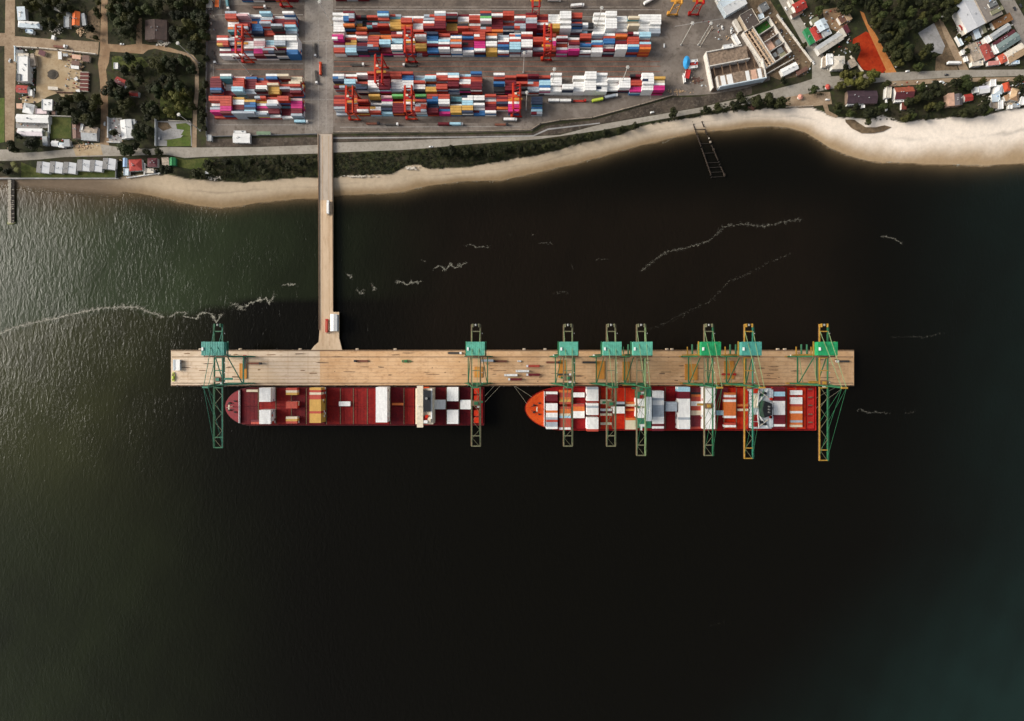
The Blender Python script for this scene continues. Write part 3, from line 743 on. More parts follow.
# ---- eastern ship
s2, LX2, B2, zd2 = ship('bright red container ship with orange bow moored under six quay cranes', 525, 815.5, 386.6, 430.2, M_hull2, M_hatch2b, M_bow2, 11.0, 39)
H2 = [(546,558),(559.5,572),(573,586),(587,599.5),(600.5,612.5),(613.5,625),(625.5,637),(652,664.5),(666,677.5),(678.5,690.5),(691.5,703),(704,716.5),(717.5,724),(724.5,736.5),(737,748.5),(772.5,786),(787,796),(796.5,806)]
for i, (a, c) in enumerate(H2):
    ins = 4.5 if i == 0 else (1.5 if i == 1 else 0)
    hatch(s2, a, c, 387.8 + ins, 429 - ins, zd2, M_hatch2b if i in (0, 2, 7, 8, 10, 12) else M_hatch2, split=3)
    if i > 1: lashing(s2, a - .6, 387.8, 429, zd2)
o, (x0, x1, ya, yb2) = block_house(s2, 638, 651, 389, 428, zd2, zd2 + 15, M_dgreen)
o2, _q = block_house(s2, 645.5, 651.5, 397, 420, zd2 + 15, zd2 + 22, M_lgrey, 'wheelhouse')
b = MB(); b.box((x0 + x1) / 2 + 2.5, (ya + yb2) / 2, zd2 + 22, 6, 25, .4, M_lgrey); b.box((x0 + x1) / 2 - 3.4, (ya + yb2) / 2, zd2 + 15, 1.5, 46, 1.2, M_white); b.build('bridge_deck', s2)
for uy, m, w in ((12, M_hatch2b, 5), (-13, M_dgreen, 7), (4, M_cream, 5), (-4, M_cream, 6), (17, M_dgreen, 4), (-17.5, M_white, 3)):
    b = MB(); b.box((x0 + x1) / 2 - 2.5, (ya + yb2) / 2 + uy, zd2 + 15, 5, w, 2.0, m); b.build('deck_house', s2)
b = MB(); b.cyl((x0 + 9, 0, zd2 + 22), (x0 + 9, 0, zd2 + 31), .35, .2, M_white); b.box(x0 + 9, 0, zd2 + 27, .5, 7, .4, M_white); b.build('radar_mast', s2)
o, (x0, x1, ya, yb2) = block_house(s2, 752.5, 771.5, 388.4, 428.6, zd2, zd2 + 9, M_lgrey, 'engine_casing')
cx, cy = (x0 + x1) / 2, (ya + yb2) / 2
b = MB(); b.prism(ccw([(cx - 2, cy - 9), (cx + 6, cy - 6), (cx + 6, cy + 6), (cx - 2, cy + 9), (cx - 4, cy)]), zd2 + 9, zd2 + 18, mat('funnel_green', (.02,.045,.03), .6, .2), M_black)
for k in range(3): b.cyl((cx + 2, cy - 3 + 3 * k, zd2 + 18), (cx + 2, cy - 3 + 3 * k, zd2 + 20.5), .8, .8, M_steel)
b.build('funnel', s2)
for sy in (-1, 1):
    b = MB(); b.beam((cx - 4.5, cy + sy * 7, zd2 + 10.5), (cx + 5.5, cy + sy * 20.5, zd2 + 10.5), 1.2, 1.2, M_white); b.beam((cx - 6, cy + sy * 3, zd2 + 11), (cx - 4.5, cy + sy * 20, zd2 + 11), .8, .8, M_white)
    b.beam((cx + 5.5, cy + sy * 12, zd2 + 10.5), (cx - 5, cy + sy * 20, zd2 + 10.5), .7, .7, M_cream); b.build('deck_crane', s2)
    for k in range(2):
        b = MB(); b.cyl((cx - 1 + 3.5 * k, cy + sy * (14.5 + 2 * k), zd2 + 9), (cx - 1 + 3.5 * k, cy + sy * (14.5 + 2 * k), zd2 + 11.4), 1.7, 1.5, M_black, 12); b.build('ventilator', s2)
for ux, uy, sx, sy_, m in ((-7, 19, 5, 5, M_hatch2), (-7, 8, 4, 14, M_cream), (-7, -10, 5, 7, M_hatch2b), (-7, -17, 5, 5, M_hatch2b), (9.6, 16, 3, 9, M_lgrey), (9.6, 4, 2.4, 5, M_white), (9.6, -14, 3, 12, M_lgrey), (9.5, -4, 2.4, 7, M_white), (9, -9, 2.2, 3, M_hatch2), (9.4, 10.5, 2.4, 3, M_hatch2)):
    b = MB(); b.box(cx + ux, cy + uy, zd2 + 9, sx, sy_, 1.8, m); b.build('deck_house', s2)
b = MB(); x, y = s_local(s2, 810.5, 408.4, zd2 + 1); b.box(x, y, zd2, 8.5, 44, .8, M_hull2); b.build('poop_deck', s2)
for k, py in enumerate((391, 399, 407, 416, 424)):
    b = MB(); x, y = s_local(s2, 810, py, zd2 + 1); b.box(x, y, zd2 + .8, 4.5, .8, .5, M_hatch2b); b.cyl((x - 2, y + 2, zd2 + 1.6), (x + 2, y + 2, zd2 + 1.6), .7, .7, M_kerb); b.build('winch', s2)
bays2 = [(546.2,389.5,'.WRRR.WWWOWWGrGGW.',3),(559.5,388,'.OrrOYr.rOOXLrrrrW',2),(573.2,388,'..WW...rOOWWW.....',2),(587,387,'GWWWWW.WGWWW.WWWWWr',4),(600.4,388,'.....XX..WRX...X..',1),(613.4,388,'......GKWWW.......',2),
         (625.4,388,'......OX.O...OXXXX',1),(638.5,399,'WWW.WWWW',7),(652.4,388.6,'.WWWGWWGGGGGWWWRWR',5),(665.6,388,'......GGGG........',4),(678.6,387,'LLRRRWWWWWWWWGWWWW',4),(691,387.5,'RRKOrrWWrrXXRRRRRr',1),
         (703.6,387,'WWWWWWWWWWWWWWWWWW',4),(716.4,387.5,'RRRRR.....LL......',1),(724.6,388,'..OWrWOOOOOOW..rW.',2),(737,388,'.......O.X........',1),(773.6,387,'RRLLRRWWWWWWRRRRWR',3),(791,388,'.WW.WWWrOOWOOOGOX.',1)]
BN2 = ['foremost bay', 'second bay', 'third bay', 'tall white fourth bay', 'nearly bare fifth bay', 'sixth bay', 'low bay before the bridge', 'roof of the bridge house', 'grey topped bay behind the bridge', 'small grey bay behind the bridge', 'white bay amidships', 'striped low bay amidships', 'all white bay before the funnel', 'thin blue marked bay', 'orange centred bay before the funnel', 'bay touching the engine casing', 'bay just behind the funnel', 'aftermost bay']
for bi, ri, ch, x, y, z in ship_boxes(s2, 'red', bays2, zd2 + 2.2, 387):
    if bi == 7: z += 0
    add_container(ch, x, y, z, 0, '{} container in {} of red ship, {} from quay'.format(CC[ch][1], BN2[bi], ORD[ri + 1]), 'containers on the red ship')

# mooring ropes
M_rope = mat('rope', (.30,.27,.2), .9, 0)
for (ax, ay), (bx, by), lab in (((514,386),(527,404),'taut mooring rope from the wharf to the orange bow, nearer the bow tip'),((515,386),(532,397),'taut mooring rope from the wharf to the orange bow, nearer the hull side'),
                            ((500,386),(485,402),'mooring rope from the maroon ship stern to the wharf, outer one'),((494,386),(485,396),'mooring rope from the maroon ship stern to the wharf, inner one'),((845,386),(816,408),'mooring rope from the red ship stern to the wharf end, lower one'),((838,386),(816,398),'mooring rope from the red ship stern to the wharf end, upper one')):
    p = (*W(ax, ay, DZ), DZ + .8); q = (*W(bx, by, 12), 12.4)
    b = MB(); mid = [(p[i] + q[i]) / 2 - (1.2 if i == 2 else 0) for i in range(3)]
    b.cyl(p, mid, .14, .14, M_rope, 6); b.cyl(mid, q, .14, .14, M_rope, 6)
    tag(b.build('mooring_rope'), lab, 'rope', 'mooring ropes')

# ------------------------------------------------------------------ ship to shore cranes
def crane_paint(nm, c): return mat('crane_' + nm, c, .55, .25, .25)
P_green = crane_paint('green', (.020,.115,.05)); P_teal = crane_paint('teal_green', (.022,.15,.095)); P_olive = crane_paint('olive_grey', (.15,.145,.08)); P_pale = crane_paint('pale_green', (.20,.28,.13))
P_house = crane_paint('house_teal', (.10,.37,.265)); P_house2 = crane_paint('house_green', (.015,.26,.095)); P_house3 = crane_paint('house_blue_green', (.06,.27,.22)); P_ochre = crane_paint('ochre', (.36,.20,.03))
P_rust = crane_paint('rust', (.16,.09,.05))
def sts(px, label, leg, boom1, boom2, house, outreach, apex, stays, hw=9.0, accent=None, zg=41.0, dx=0.0):
    X = (px - 512) * S * (H - DZ - zg - 1) / H
    Yc = W(0, 369.8, DZ)[1]
    rt = empty('quay_crane', X, Yc, DZ + .12); tag(rt, label, 'crane', 'ship to shore cranes along the wharf')
    bw = 12.0; g = 14.7; ac = accent or leg
    for sy in (1, -1):
        b = MB(); b.box(0, sy * g, 2.6, 2 * bw + 4, 1.5, 2.0, ac if sy < 0 else leg); b.build('sill_beam', rt)
        for sx in (1, -1):
            bg = MB()
            bg.box(sx * bw, sy * g, 1.2, 7.5, 1.1, 1.4, ac)
            for k in range(4): bg.cyl((sx * bw - 2.7 + 1.8 * k, sy * g - .3, .55), (sx * bw - 2.7 + 1.8 * k, sy * g + .3, .55), .5, .5, M_rubber, 8)
            bg.build('bogie', rt)
            lg = MB(); lg.beam((sx * bw, sy * g, 4.6), (sx * (5.4 if sy > 0 else 6.0), sy * g, zg + (0 if sy > 0 else 4)), 1.5, 1.5, leg); lg.build('leg', rt)
        b = MB(); b.box(0, sy * g, 14.5, 2 * bw - 3.5, 1.3, 1.8, leg); b.build('portal_beam', rt)
        b = MB(); b.box(0, sy * g, zg - 2, 13.5, 1.4, 2.2, leg); b.build('cross_girder', rt)
        b = MB()
        b.beam((-bw + 1.2, sy * g + .2, 16.5), (0, sy * g + .2, zg - 3), .7, .7, leg); b.beam((bw - 1.2, sy * g - .2, 16.5), (0, sy * g - .2, zg - 3), .7, .7, leg); b.build('brace', rt)
    for sx in (1, -1):
        b = MB(); b.beam((sx * (bw - 1.6), -g, 15.3), (sx * (bw - 1.6), g, 15.3), 1.0, 1.5, leg); b.build('portal_tie', rt)
        b = MB(); b.beam((sx * (bw - 1.9), -g + .5, 16.6), (sx * 6.3, g - .5, zg - 4), .8, .8, leg); b.build('brace', rt)
    # twin trolley girder (landside) and boom (waterside)
    def girder(ya, yb_, z, nm, ends):
        b = MB()
        for sx in (1, -1):
            m = boom1 if sx < 0 else boom2
            b.box(sx * 4.2, (ya + yb_) / 2, z, .8, abs(yb_ - ya), 1.7, m)
            b.box(sx * 4.95, (ya + yb_) / 2, z + .5, .6, abs(yb_ - ya) * .98, .12, P_rust)
            b.box(sx * 5.3, (ya + yb_) / 2, z + 1.9, .08, abs(yb_ - ya) * .98, .08, m)
        o = b.build(nm, rt)
        t = MB()
        for y in ends: t.box(0, y, z + .3, 9.4, 1.0, 1.2, boom1)
        t.build('cross_tie', o)
        ln = MB(); nseg = 7
        for i in range(nseg):
            y0 = ya + (yb_ - ya) * i / nseg; y1 = ya + (yb_ - ya) * (i + 1) / nseg
            s = 1 if i % 2 else -1
            ln.beam((s * 3.8, y0, z + 1.2), (-s * 3.8, y1, z + 1.2), .3, .3, P_olive)
        if nm == 'boom': ln.build('lattice', o)
        return o
    girder(47.5, -15.5, zg, 'trolley_girder', (47, 40, 13, 0))
    girder(-16.5, -15 - outreach, zg, 'boom', (-17.5, -15 - outreach + .5, -15 - outreach + 11))
    b = MB()
    for sx in (1, -1): b.box(sx * 3.0, 46, zg + 1.7, 1.0, 3.5, 1.6, boom1)
    b.cyl((0, 45.5, zg + 1.8), (0, 47.5, zg + 1.8), 1.3, 1.3, M_steel, 10); b.build('rope_sheave', rt)
    # machinery house
    hs = MB(); hs.box(dx, 22.3, zg + 2.0, 2 * hw, 13.4, 5.2, house)
    hs.box(dx, 22.3, zg + 7.2, 2 * hw + .5, 13.8, .25, house)
    for i in range(9): hs.box(dx - hw + (i + .5) * 2 * hw / 9, 22.3, zg + 7.45, .22, 13.4, .14, house)
    o = hs.build('machinery_house', rt)
    w = MB(); w.box(dx - hw + 1.4, 22, zg + 7.6, 1.6, 3.2, .9, M_white); w.build('roof_unit', o)
    b = MB(); b.box(dx, 14.4, zg + 1.6, 2 * hw + 3, 1.8, .3, P_rust); b.box(dx - hw - 1, 22.3, zg + 1.6, 1.4, 15, .3, ac); b.box(dx + hw + 1, 22.3, zg + 1.6, 1.4, 15, .3, ac); b.build('walkway', rt)
    # apex frame + stays
    az = apex
    b = MB()
    for sx in (1, -1):
        b.beam((sx * 5.8, -g, zg + 3), (sx * 2.2, -g - 1.2, az), 1.0, 1.0, leg)
    b.box(0, -g - 1.2, az - .5, 6, 1.6, 1.4, ac); b.build('apex_frame', rt)
    for sx in (1, -1):
        for nm, q, w in (('forestay', (sx * 4.2, -15 - outreach * .92, zg + 1.8), .24), ('forestay', (sx * 4.2, -15 - outreach * .48, zg + 1.8), .24), ('backstay', (sx * 4.2, 40, zg + 1.8), .42)):
            b = MB(); b.beam((sx * 2.2, -g - 1.2, az), q, w, w, stays if nm == 'backstay' else leg); b.build(nm, rt)
    # stairs tower on land leg, trolley and cab
    ty = -40 + (px * 7.3) % 34
    b = MB(); b.box(0, ty, zg + 1.0, 7.2, 5.5, 1.0, P_rust); b.box(0, ty, zg + 2.0, 3.5, 3, 1.0, ac); o = b.build('trolley', rt)
    c = MB(); c.box(2.2, ty - 3.6, zg - 2.6, 2.4, 2.4, 2.5, M_white); c.box(2.2, ty - 4.82, zg - 2.2, 2.0, .06, 1.5, M_glass); c.build('cab', o)
    sp = MB(); sp.box(0, ty, zg - 14, 12, 2.4, .6, ac)
    for sx in (1, -1):
        for sy in (1, -1): sp.cyl((sx * 1.5, ty + sy, zg + 1), (sx * 1.5, ty + sy, zg - 13.4), .05, .05, M_rubber, 5)
    sp.build('spreader', rt)
    b = MB()
    for k in range(7): b.box(-bw + 1.4 + .9 * (k % 2), g + 1.6, 5 + k * 5, 2.6, 1.4, .15, ac)
    b.beam((-bw + .2, g + 2.2, 5), (-6.2, g + 2.2, 38), .2, .2, ac); b.beam((-bw + 2.8, g + 2.2, 5), (-4.6, g + 2.2, 38), .2, .2, ac); b.build('stair_tower', rt)
    if accent and px > 300 or 630 < px < 650:
        for k in (-6.5, -0.5):
            b = MB(); b.cyl((k, g + 2.5, 15.5), (k, g + 13, 15.5), .95, .95, leg, 10); b.box(k, g + 2.2, 12, 1.6, .8, 4, leg); b.build('cable_drum', rt)
        for k in (-11.5, 4.5):
            b = MB(); b.box(k, g + 6, 14, .7, 9, 1.2, ac); b.build('outrigger', rt)
        b = MB(); b.box(-1, g + 1.4, 16.4, 2 * bw + 10, 1.3, .3, P_ochre); b.box(-1, g + 2.0, 17.4, 2 * bw + 10, .12, .12, P_ochre); b.box(0, -g - 1.4, 16.4, 2 * bw + 2, 1.2, .3, P_ochre); b.build('walkway', rt)
        for k in (-9, 6):
            b = MB(); b.beam((k, g, 16), (k + 4, -g, 16), .5, .5, P_pale); b.build('brace', rt)
    b = MB(); b.box(-bw + 1, g + 1.4, 4.7, 2.2, 1.6, 2.6, M_white); b.build('electrical_cabinet', rt)
    # flood lights along the girder
    b = MB()
    for k in range(6): b.box(6.3, 38 - 10 * k, zg + .6, .5, 1, .5, M_white)
    b.build('floodlight', rt)
    return rt
sts(218.5, 'dark teal green quay crane standing alone at the west wharf end over the maroon bow', P_teal, P_green, P_teal, P_house3, 64, 62, P_teal, 11.0, P_teal, dx=-2.0)
sts(476, 'green quay crane over the maroon ship stern, pale olive boom', P_green, P_olive, P_olive, P_house, 62.5, 60, P_pale)
sts(568, 'quay crane nearest the orange bow, grey olive boom and teal house', P_green, P_olive, P_olive, P_house, 62.5, 60, P_pale)
sts(611, 'quay crane second from the orange bow, short olive boom', P_green, P_olive, P_olive, P_house, 62.5, 60, P_pale)
sts(641, 'quay crane third from the orange bow, close beside its neighbour above the ship bridge', P_green, P_olive, P_pale, P_house, 72, 66, P_pale, 9.6)
sts(708.5, 'quay crane amidships with bright green house and yellowish boom', P_green, P_olive, P_green, P_house2, 72, 68, P_pale, 9.6, P_ochre)
sts(748.5, 'quay crane above the funnel with blue green house and ochre boom', P_green, P_ochre, P_teal, P_house3, 75, 68, P_pale, 9.8, P_ochre)
sts(823.5, 'easternmost quay crane with ochre and green boom beyond the red stern', P_green, P_ochre, P_green, P_house2, 77, 72, P_pale, 9.8, P_ochre)

# ------------------------------------------------------------------ yard gantry cranes
M_red = mat('gantry_red', (.40,.012,.007), .5, .3, .3); M_orange = mat('gantry_orange', (.52,.045,.010), .5, .25, .3); M_gyel = mat('gantry_amber', (.55,.26,.04), .55, .25, .3)
def rtg(px, ysouth, label, m, span=23.6, m2=None):
    x, ys = W(px, ysouth, GZ)
    rt = empty('yard_gantry_crane', x, ys + span / 2, GZ + .1); tag(rt, label, 'crane', 'gantry cranes over the container stacks')
    m2 = m2 or m; h = 20.0
    for sy in (1, -1):
        b = MB(); b.box(0, sy * span / 2, 1.5, 12, 1.1, 1.2, m); b.build('sill_beam', rt)
        for sx in (1, -1):
            b = MB(); b.beam((sx * 4.2, sy * span / 2, 2.7), (sx * 3.3, sy * span / 2, h), 1.0, 1.0, m); b.build('leg', rt)
            for k in (-1, 1):
                b = MB(); b.cyl((sx * 4.6 + k * 1.0, sy * span / 2 - .35, .8), (sx * 4.6 + k * 1.0, sy * span / 2 + .35, .8), .8, .8, M_rubber, 10); b.build('wheel', rt)
        b = MB(); b.box(0, sy * span / 2, h - 1.5, 6.4, .8, 1.2, m); b.build('cross_tie', rt)
        b = MB(); b.beam((-3.6, sy * span / 2, 9), (3.6, sy * span / 2, 15), .4, .4, m); b.beam((3.6, sy * span / 2, 8.8), (-3.6, sy * span / 2, 14.8), .4, .4, m); b.build('brace', rt)
    for sx in (1, -1):
        b = MB(); b.box(sx * 3.3, 0, h, 1.2, span + 5, 1.8, m); b.box(sx * 4.5, 0, h + .8, .9, span + 4, .15, m2); b.build('girder', rt)
    ty = -span * .2 + (px % 7)
    b = MB(); b.box(0, ty, h + 1.8, 7.2, 5, .8, m2); b.box(-1, ty + .8, h + 2.6, 2.5, 2, 1.2, M_cream); b.cyl((1, ty - 1.2, h + 3.2), (3, ty - 1.2, h + 3.2), .8, .8, M_steel); o = b.build('trolley', rt)
    c = MB(); c.box(1.6, ty + 3, h - 2, 1.8, 1.8, 2, M_white); c.build('cab', o)
    b = MB(); b.box(-5.6, -span / 2, 2.7, 2.2, 3.2, 2.8, m2); b.build('generator_box', rt)
    b = MB(); b.box(0, ty, h - 6, 12, 2.3, .5, M_gyel); b.build('spreader', rt)
rtg(250, 63.5, 'red gantry crane bridging the western container stack beside the aisle', M_orange, 26, M_red)
rtg(412.5, 63, 'red gantry crane over the upper east stack, west one of two there', M_red, 24, M_orange)
rtg(384, 92, 'long orange red gantry crane reaching from the aisle into the lower east stack', M_red, 26, M_orange)
rtg(356, 120.5, 'orange gantry crane at the road end of the southeast stack', M_orange, 24, M_red)
rtg(412.5, 120, 'orange gantry crane in the middle of the southeast stack', M_orange, 24, M_red)
rtg(516.5, 117.5, 'red gantry crane at the east end of the southeast stack', M_red, 24, M_orange)
rtg(546.5, 61, 'red gantry crane over the upper east stack beside the white boxes', M_red, 24, M_orange)
rtg(535.2, 19.5, 'bright red gantry crane over the northern edge, half out of frame', M_red, 24)
rtg(288, 8, 'red gantry crane north of the access lane, partly out of frame', M_red, 24)
rtg(693, 16, 'red gantry crane on the east apron near the warehouse', M_red, 20)
rtg(672, 16, 'amber gantry crane on the east apron by the white stacks', M_gyel, 20)

# ------------------------------------------------------------------ light masts
M_mast = mat('galvanised_mast', (.52,.50,.45), .5, .15, .5, .2)
def mast(px, py, label, h=35.0):
    x, y = W(px, py, GZ + h)
    rt = empty('light_mast', x, y, GZ); tag(rt, label, 'light mast', 'high floodlight masts')
    b = MB(); b.cyl((0, 0, 0), (0, 0, h), .55, .28, M_mast, 8); b.build('pole', rt)
    b = MB(); b.cyl((0, 0, h - 1), (0, 0, h - .6), 1.5, 1.5, M_mast, 12)
    for k in range(6):
        t = k * math.pi / 3; b.box(1.5 * math.cos(t), 1.5 * math.sin(t), h - 1.4, .7, .7, .5, M_white, t)
    b.build('floodlight_ring', rt)
    b = MB(); b.box(0, 0, 0, 2, 2, .6, M_lot); b.build('base', rt)
for px, py, lab in ((178,114,'tall light mast rising beside the concrete lot and dirt track'),(177,42.5,'tall light mast beside the bend of the dirt track'),(711.5,22.5,'tall light mast in front of the ruined warehouse'),(693,22.5,'tall light mast on the bare east apron'),
                    (527,92,'light mast beside the dark blue boxes near the southeast stack'),(628,66.5,'light mast beside the magenta boxes of the lower east stack'),(554.5,68.5,'light mast in the aisle south of the red gantry and white boxes'),(524.3,52,'light mast rising from the aisle between the two east stacks'),
                    (602,7,'light mast between the white stacks of the northeast yard'),(233,55,'light mast on the western yard edge'),(319,1,'light mast at the top of the access lane')):
    mast(px, py, lab)

# ------------------------------------------------------------------ vehicles
def car_proto(nm, paint):
    rt = empty(nm, 0, 0, 0)
    b = MB()
    b.hexa([(-2.2,-.85,.35),(2.2,-.85,.35),(2.2,.85,.35),(-2.2,.85,.35),(-2.15,-.82,.95),(2.1,-.82,.85),(2.1,.82,.85),(-2.15,.82,.95)], paint)
    b.hexa([(-1.9,-.78,.95),(1.0,-.78,.9),(1.0,.78,.9),(-1.9,.78,.95),(-1.5,-.62,1.5),(.3,-.62,1.5),(.3,.62,1.5),(-1.5,.62,1.5)], paint); b.build('body', rt)
    b = MB(); b.quad([(1.02,-.7,.93),(1.02,.7,.93),(.36,.56,1.48),(.36,-.56,1.48)], M_glass); b.build('windscreen', rt)
    for sx in (-1.35, 1.35):
        for sy in (-.8, .8):
            b = MB(); b.cyl((sx, sy - .12, .33), (sx, sy + .12, .33), .33, .33, M_rubber, 10); b.build('wheel', rt)
    return rt
def truck_proto(nm, paint, flat):
    rt = empty(nm, 0, 0, 0)
    b = MB(); b.box(7.6, 0, .7, 2.2, 2.45, 2.5, paint); b.box(6.2, 0, .8, .5, 1.8, 1.2, M_black); o = b.build('cab', rt)
    w = MB(); w.box(8.72, 0, 1.9, .06, 2.1, .9, M_glass); w.build('windscreen', o)
    b = MB(); b.box(0, 0, .95, 12.6, 2.3, .3, flat); b.box(0, .5, .6, 15, .25, .35, M_black); b.box(0, -.5, .6, 15, .25, .35, M_black); b.build('trailer_bed', rt)
    for sx in (-5, -3.7, 4.6, 7.6):
        for sy in (-1.0, 1.0):
            b = MB(); b.cyl((sx, sy - .16, .5), (sx, sy + .16, .5), .5, .5, M_rubber, 10); b.build('wheel', rt)
    return rt
PAINT = dict(white=M_white, red=mat('car_red', (.42,.02,.015), .4, 0), dark=mat('car_dark', (.03,.03,.035), .4, 0), silver=mat('car_silver', (.40,.41,.42), .35, 0, metal=.3), blue=mat('car_blue', (.06,.13,.30), .4, 0), teal=mat('car_teal', (.12,.30,.28), .4, 0), green=mat('car_green', (.05,.25,.06), .5, 0))
FLAT = dict(rust=mat('bed_rust', (.17,.06,.035), .8, .3, 1), dark=mat('bed_dark', (.05,.045,.04), .8, .3, 1), red=mat('bed_red', (.38,.035,.02), .7, .3, 1))
PROTO = {}
def place(proto_fn, key, args, px, py, z, rot, label, cat, group):
    if key in PROTO: o = copy_tree(PROTO[key])
    else: o = PROTO[key] = proto_fn(*args)
    x, y = W(px, py, z); o.location = (x, y, z); o.rotation_euler = (0, 0, R(rot)); tag(o, label, cat, group)
    return o
def car(px, py, rot, c, label, z=GZ + .12): return place(car_proto, ('car', c), ('parked_car', PAINT[c]), px, py, z, rot, label, 'car', 'small cars and vans')
def truck(px, py, rot, c, f, label, z=GZ + .12, load=None, ll=None):
    o = place(truck_proto, ('truck', c, f), ('flatbed_truck', PAINT[c], FLAT[f]), px, py, z, rot, label, 'truck', 'trucks of the port')
    if load:
        a = R(rot); add_container(load, o.location.x + .1 * math.cos(a), o.location.y + .1 * math.sin(a), z + 1.26, a, ll, 'containers on trucks')
    return o
# wharf
WZ = DZ + .02
truck(362.5,361,180,'dark','rust','empty brown flatbed truck on the wharf east of the bridge', WZ)
truck(454,353,0,'white','dark','empty dark flatbed truck beside the wharf landward edge', WZ)
truck(488,360.5,180,'silver','dark','truck with grey load under the green quay crane', WZ, 'G', 'grey container on a truck at the green quay crane')
truck(501,361.3,180,'dark','rust','empty rust brown flatbed truck right of the grey loaded truck', WZ)
truck(534,366,180,'white','red','red trailer truck, upper of the three queueing right of the others', WZ, 'r', 'coral red container on the queueing truck nearest the land side')
truck(523.5,371,180,'white','dark','truck carrying white box in the middle of the wharf queue', WZ, 'W', 'white container on the truck queueing in second lane')
truck(534,374.6,180,'white','red','red loaded truck, lower one at the queue tail', WZ, 'R', 'maroon container on the truck at the queue tail')
truck(512,375,180,'white','dark','truck carrying white box at the front of the wharf queue', WZ, 'W', 'white container on the truck leading the wharf queue')
truck(516,379.2,180,'white','red','red loaded truck nearest the ship side in the queue', WZ, 'R', 'maroon container on the truck queueing nearest the ship side')
car(519.5,361.2,180,'white','white van ahead of the truck queue on the wharf', WZ)
truck(552,362.3,0,'dark','rust','empty brown flatbed truck left of the orange-bow crane', WZ)
truck(588,362.3,0,'dark','dark','empty dark brown flatbed between first two cranes at the orange bow', WZ)
truck(563,374.5,0,'white','dark','white headed truck between the legs of the crane nearest the orange bow', WZ)
truck(727,374.3,0,'red','red','red truck on the wharf beside the crane above the funnel', WZ)
truck(843,361.3,180,'white','dark','white cabbed dark flatbed at the east end of the wharf', WZ)
truck(245.8,363,90,'red','dark','red cabbed truck parked between the teal crane legs', WZ)
truck(254.5,363.4,0,'dark','rust','brown flatbed just right of the teal crane legs', WZ)
truck(328.9,209,90,'white','dark','truck with white trailer driving up the access bridge', WZ, 'W', 'white container riding up the access bridge')
truck(327.6,327,90,'red','red','red truck beside the big white shed at the bridge foot', WZ, 'r', 'coral red container beside the white shed at the bridge foot')
# yard
YZ = GZ + .13
truck(214.5,57,-75,'silver','dark','empty dark flatbed truck parked at the west yard edge', YZ)
truck(316,50,-88,'silver','dark','empty dark flatbed in the access lane, upper one', YZ)
truck(316.7,77,-84,'white','dark','empty dark flatbed in the access lane beside the orange tanker', YZ)
truck(259,8,0,'white','rust','rust red flatbed truck north of the northwest stack', YZ)
truck(444,125,0,'dark','red','dark truck behind the pale blue loaded one on the south lane', YZ, 'R', 'maroon container on a truck by the south fence')
truck(455.5,125,0,'silver','dark','truck carrying pale blue box on the south lane', YZ, 'L', 'pale blue container on a truck by the south fence')
truck(509,120.4,0,'white','dark','truck carrying a white box south of the red end gantry', YZ, 'W', 'white container on a truck south of the red end gantry')
truck(500.5,125,0,'dark','rust','rust flatbed parked below the white loaded truck', YZ)
truck(553.5,101.6,0,'dark','rust','trailer with white box, west end of the waiting line', YZ, 'W', 'white container on the west trailer of the waiting line')
truck(565,101.8,0,'dark','rust','trailer with white box in the middle of the waiting line', YZ, 'W', 'white container on the middle trailer of the waiting line')
truck(578,101.5,0,'red','red','red truck at the east end of the waiting line', YZ)
truck(549.5,94.6,0,'white','dark','truck with white box above the waiting line', YZ, 'W', 'white container just above the waiting trailers')
truck(597,101,11,'dark','dark','truck hauling a yellow green box at the yard bend', YZ, 'V', 'yellow green container tilted on a truck at the yard bend')
truck(609.5,97.6,12,'white','dark','white cabbed truck with grey box between the two yellow ones', YZ, 'G', 'grey container between two yellow trucks at the yard bend')
truck(301,122.5,0,'white','dark','truck with pale grey box below the southwest stack', YZ, 'L', 'pale blue container on a truck below the southwest stack')
truck(553,1,0,'white','dark','truck with white box at the top edge of the yard', YZ, 'W', 'white container on a truck at the top edge of the yard')
truck(576,7,5,'white','dark','truck with white box above the small striped stack', YZ, 'W', 'white container on a truck above the striped northeast column')
truck(648,2.5,30,'white','dark','slanted truck with white box at the northeast yard corner', YZ, 'W', 'white container on the slanted truck at the northeast yard corner')
truck(228.5,3,-82,'white','dark','truck with teal box at the northwest yard corner', YZ, 'T', 'teal container on a truck at the northwest yard corner')
truck(372,124,0,'dark','rust','rust flatbed on the south lane below the orange gantry', YZ)
truck(391,125,0,'white','dark','white cabbed dark flatbed on the south lane', YZ)
truck(357,65.5,0,'white','dark','white cabbed flatbed in the east aisle near the lane', YZ)
truck(411,66,180,'white','dark','white cabbed flatbed in the aisle below the west gantry', YZ)
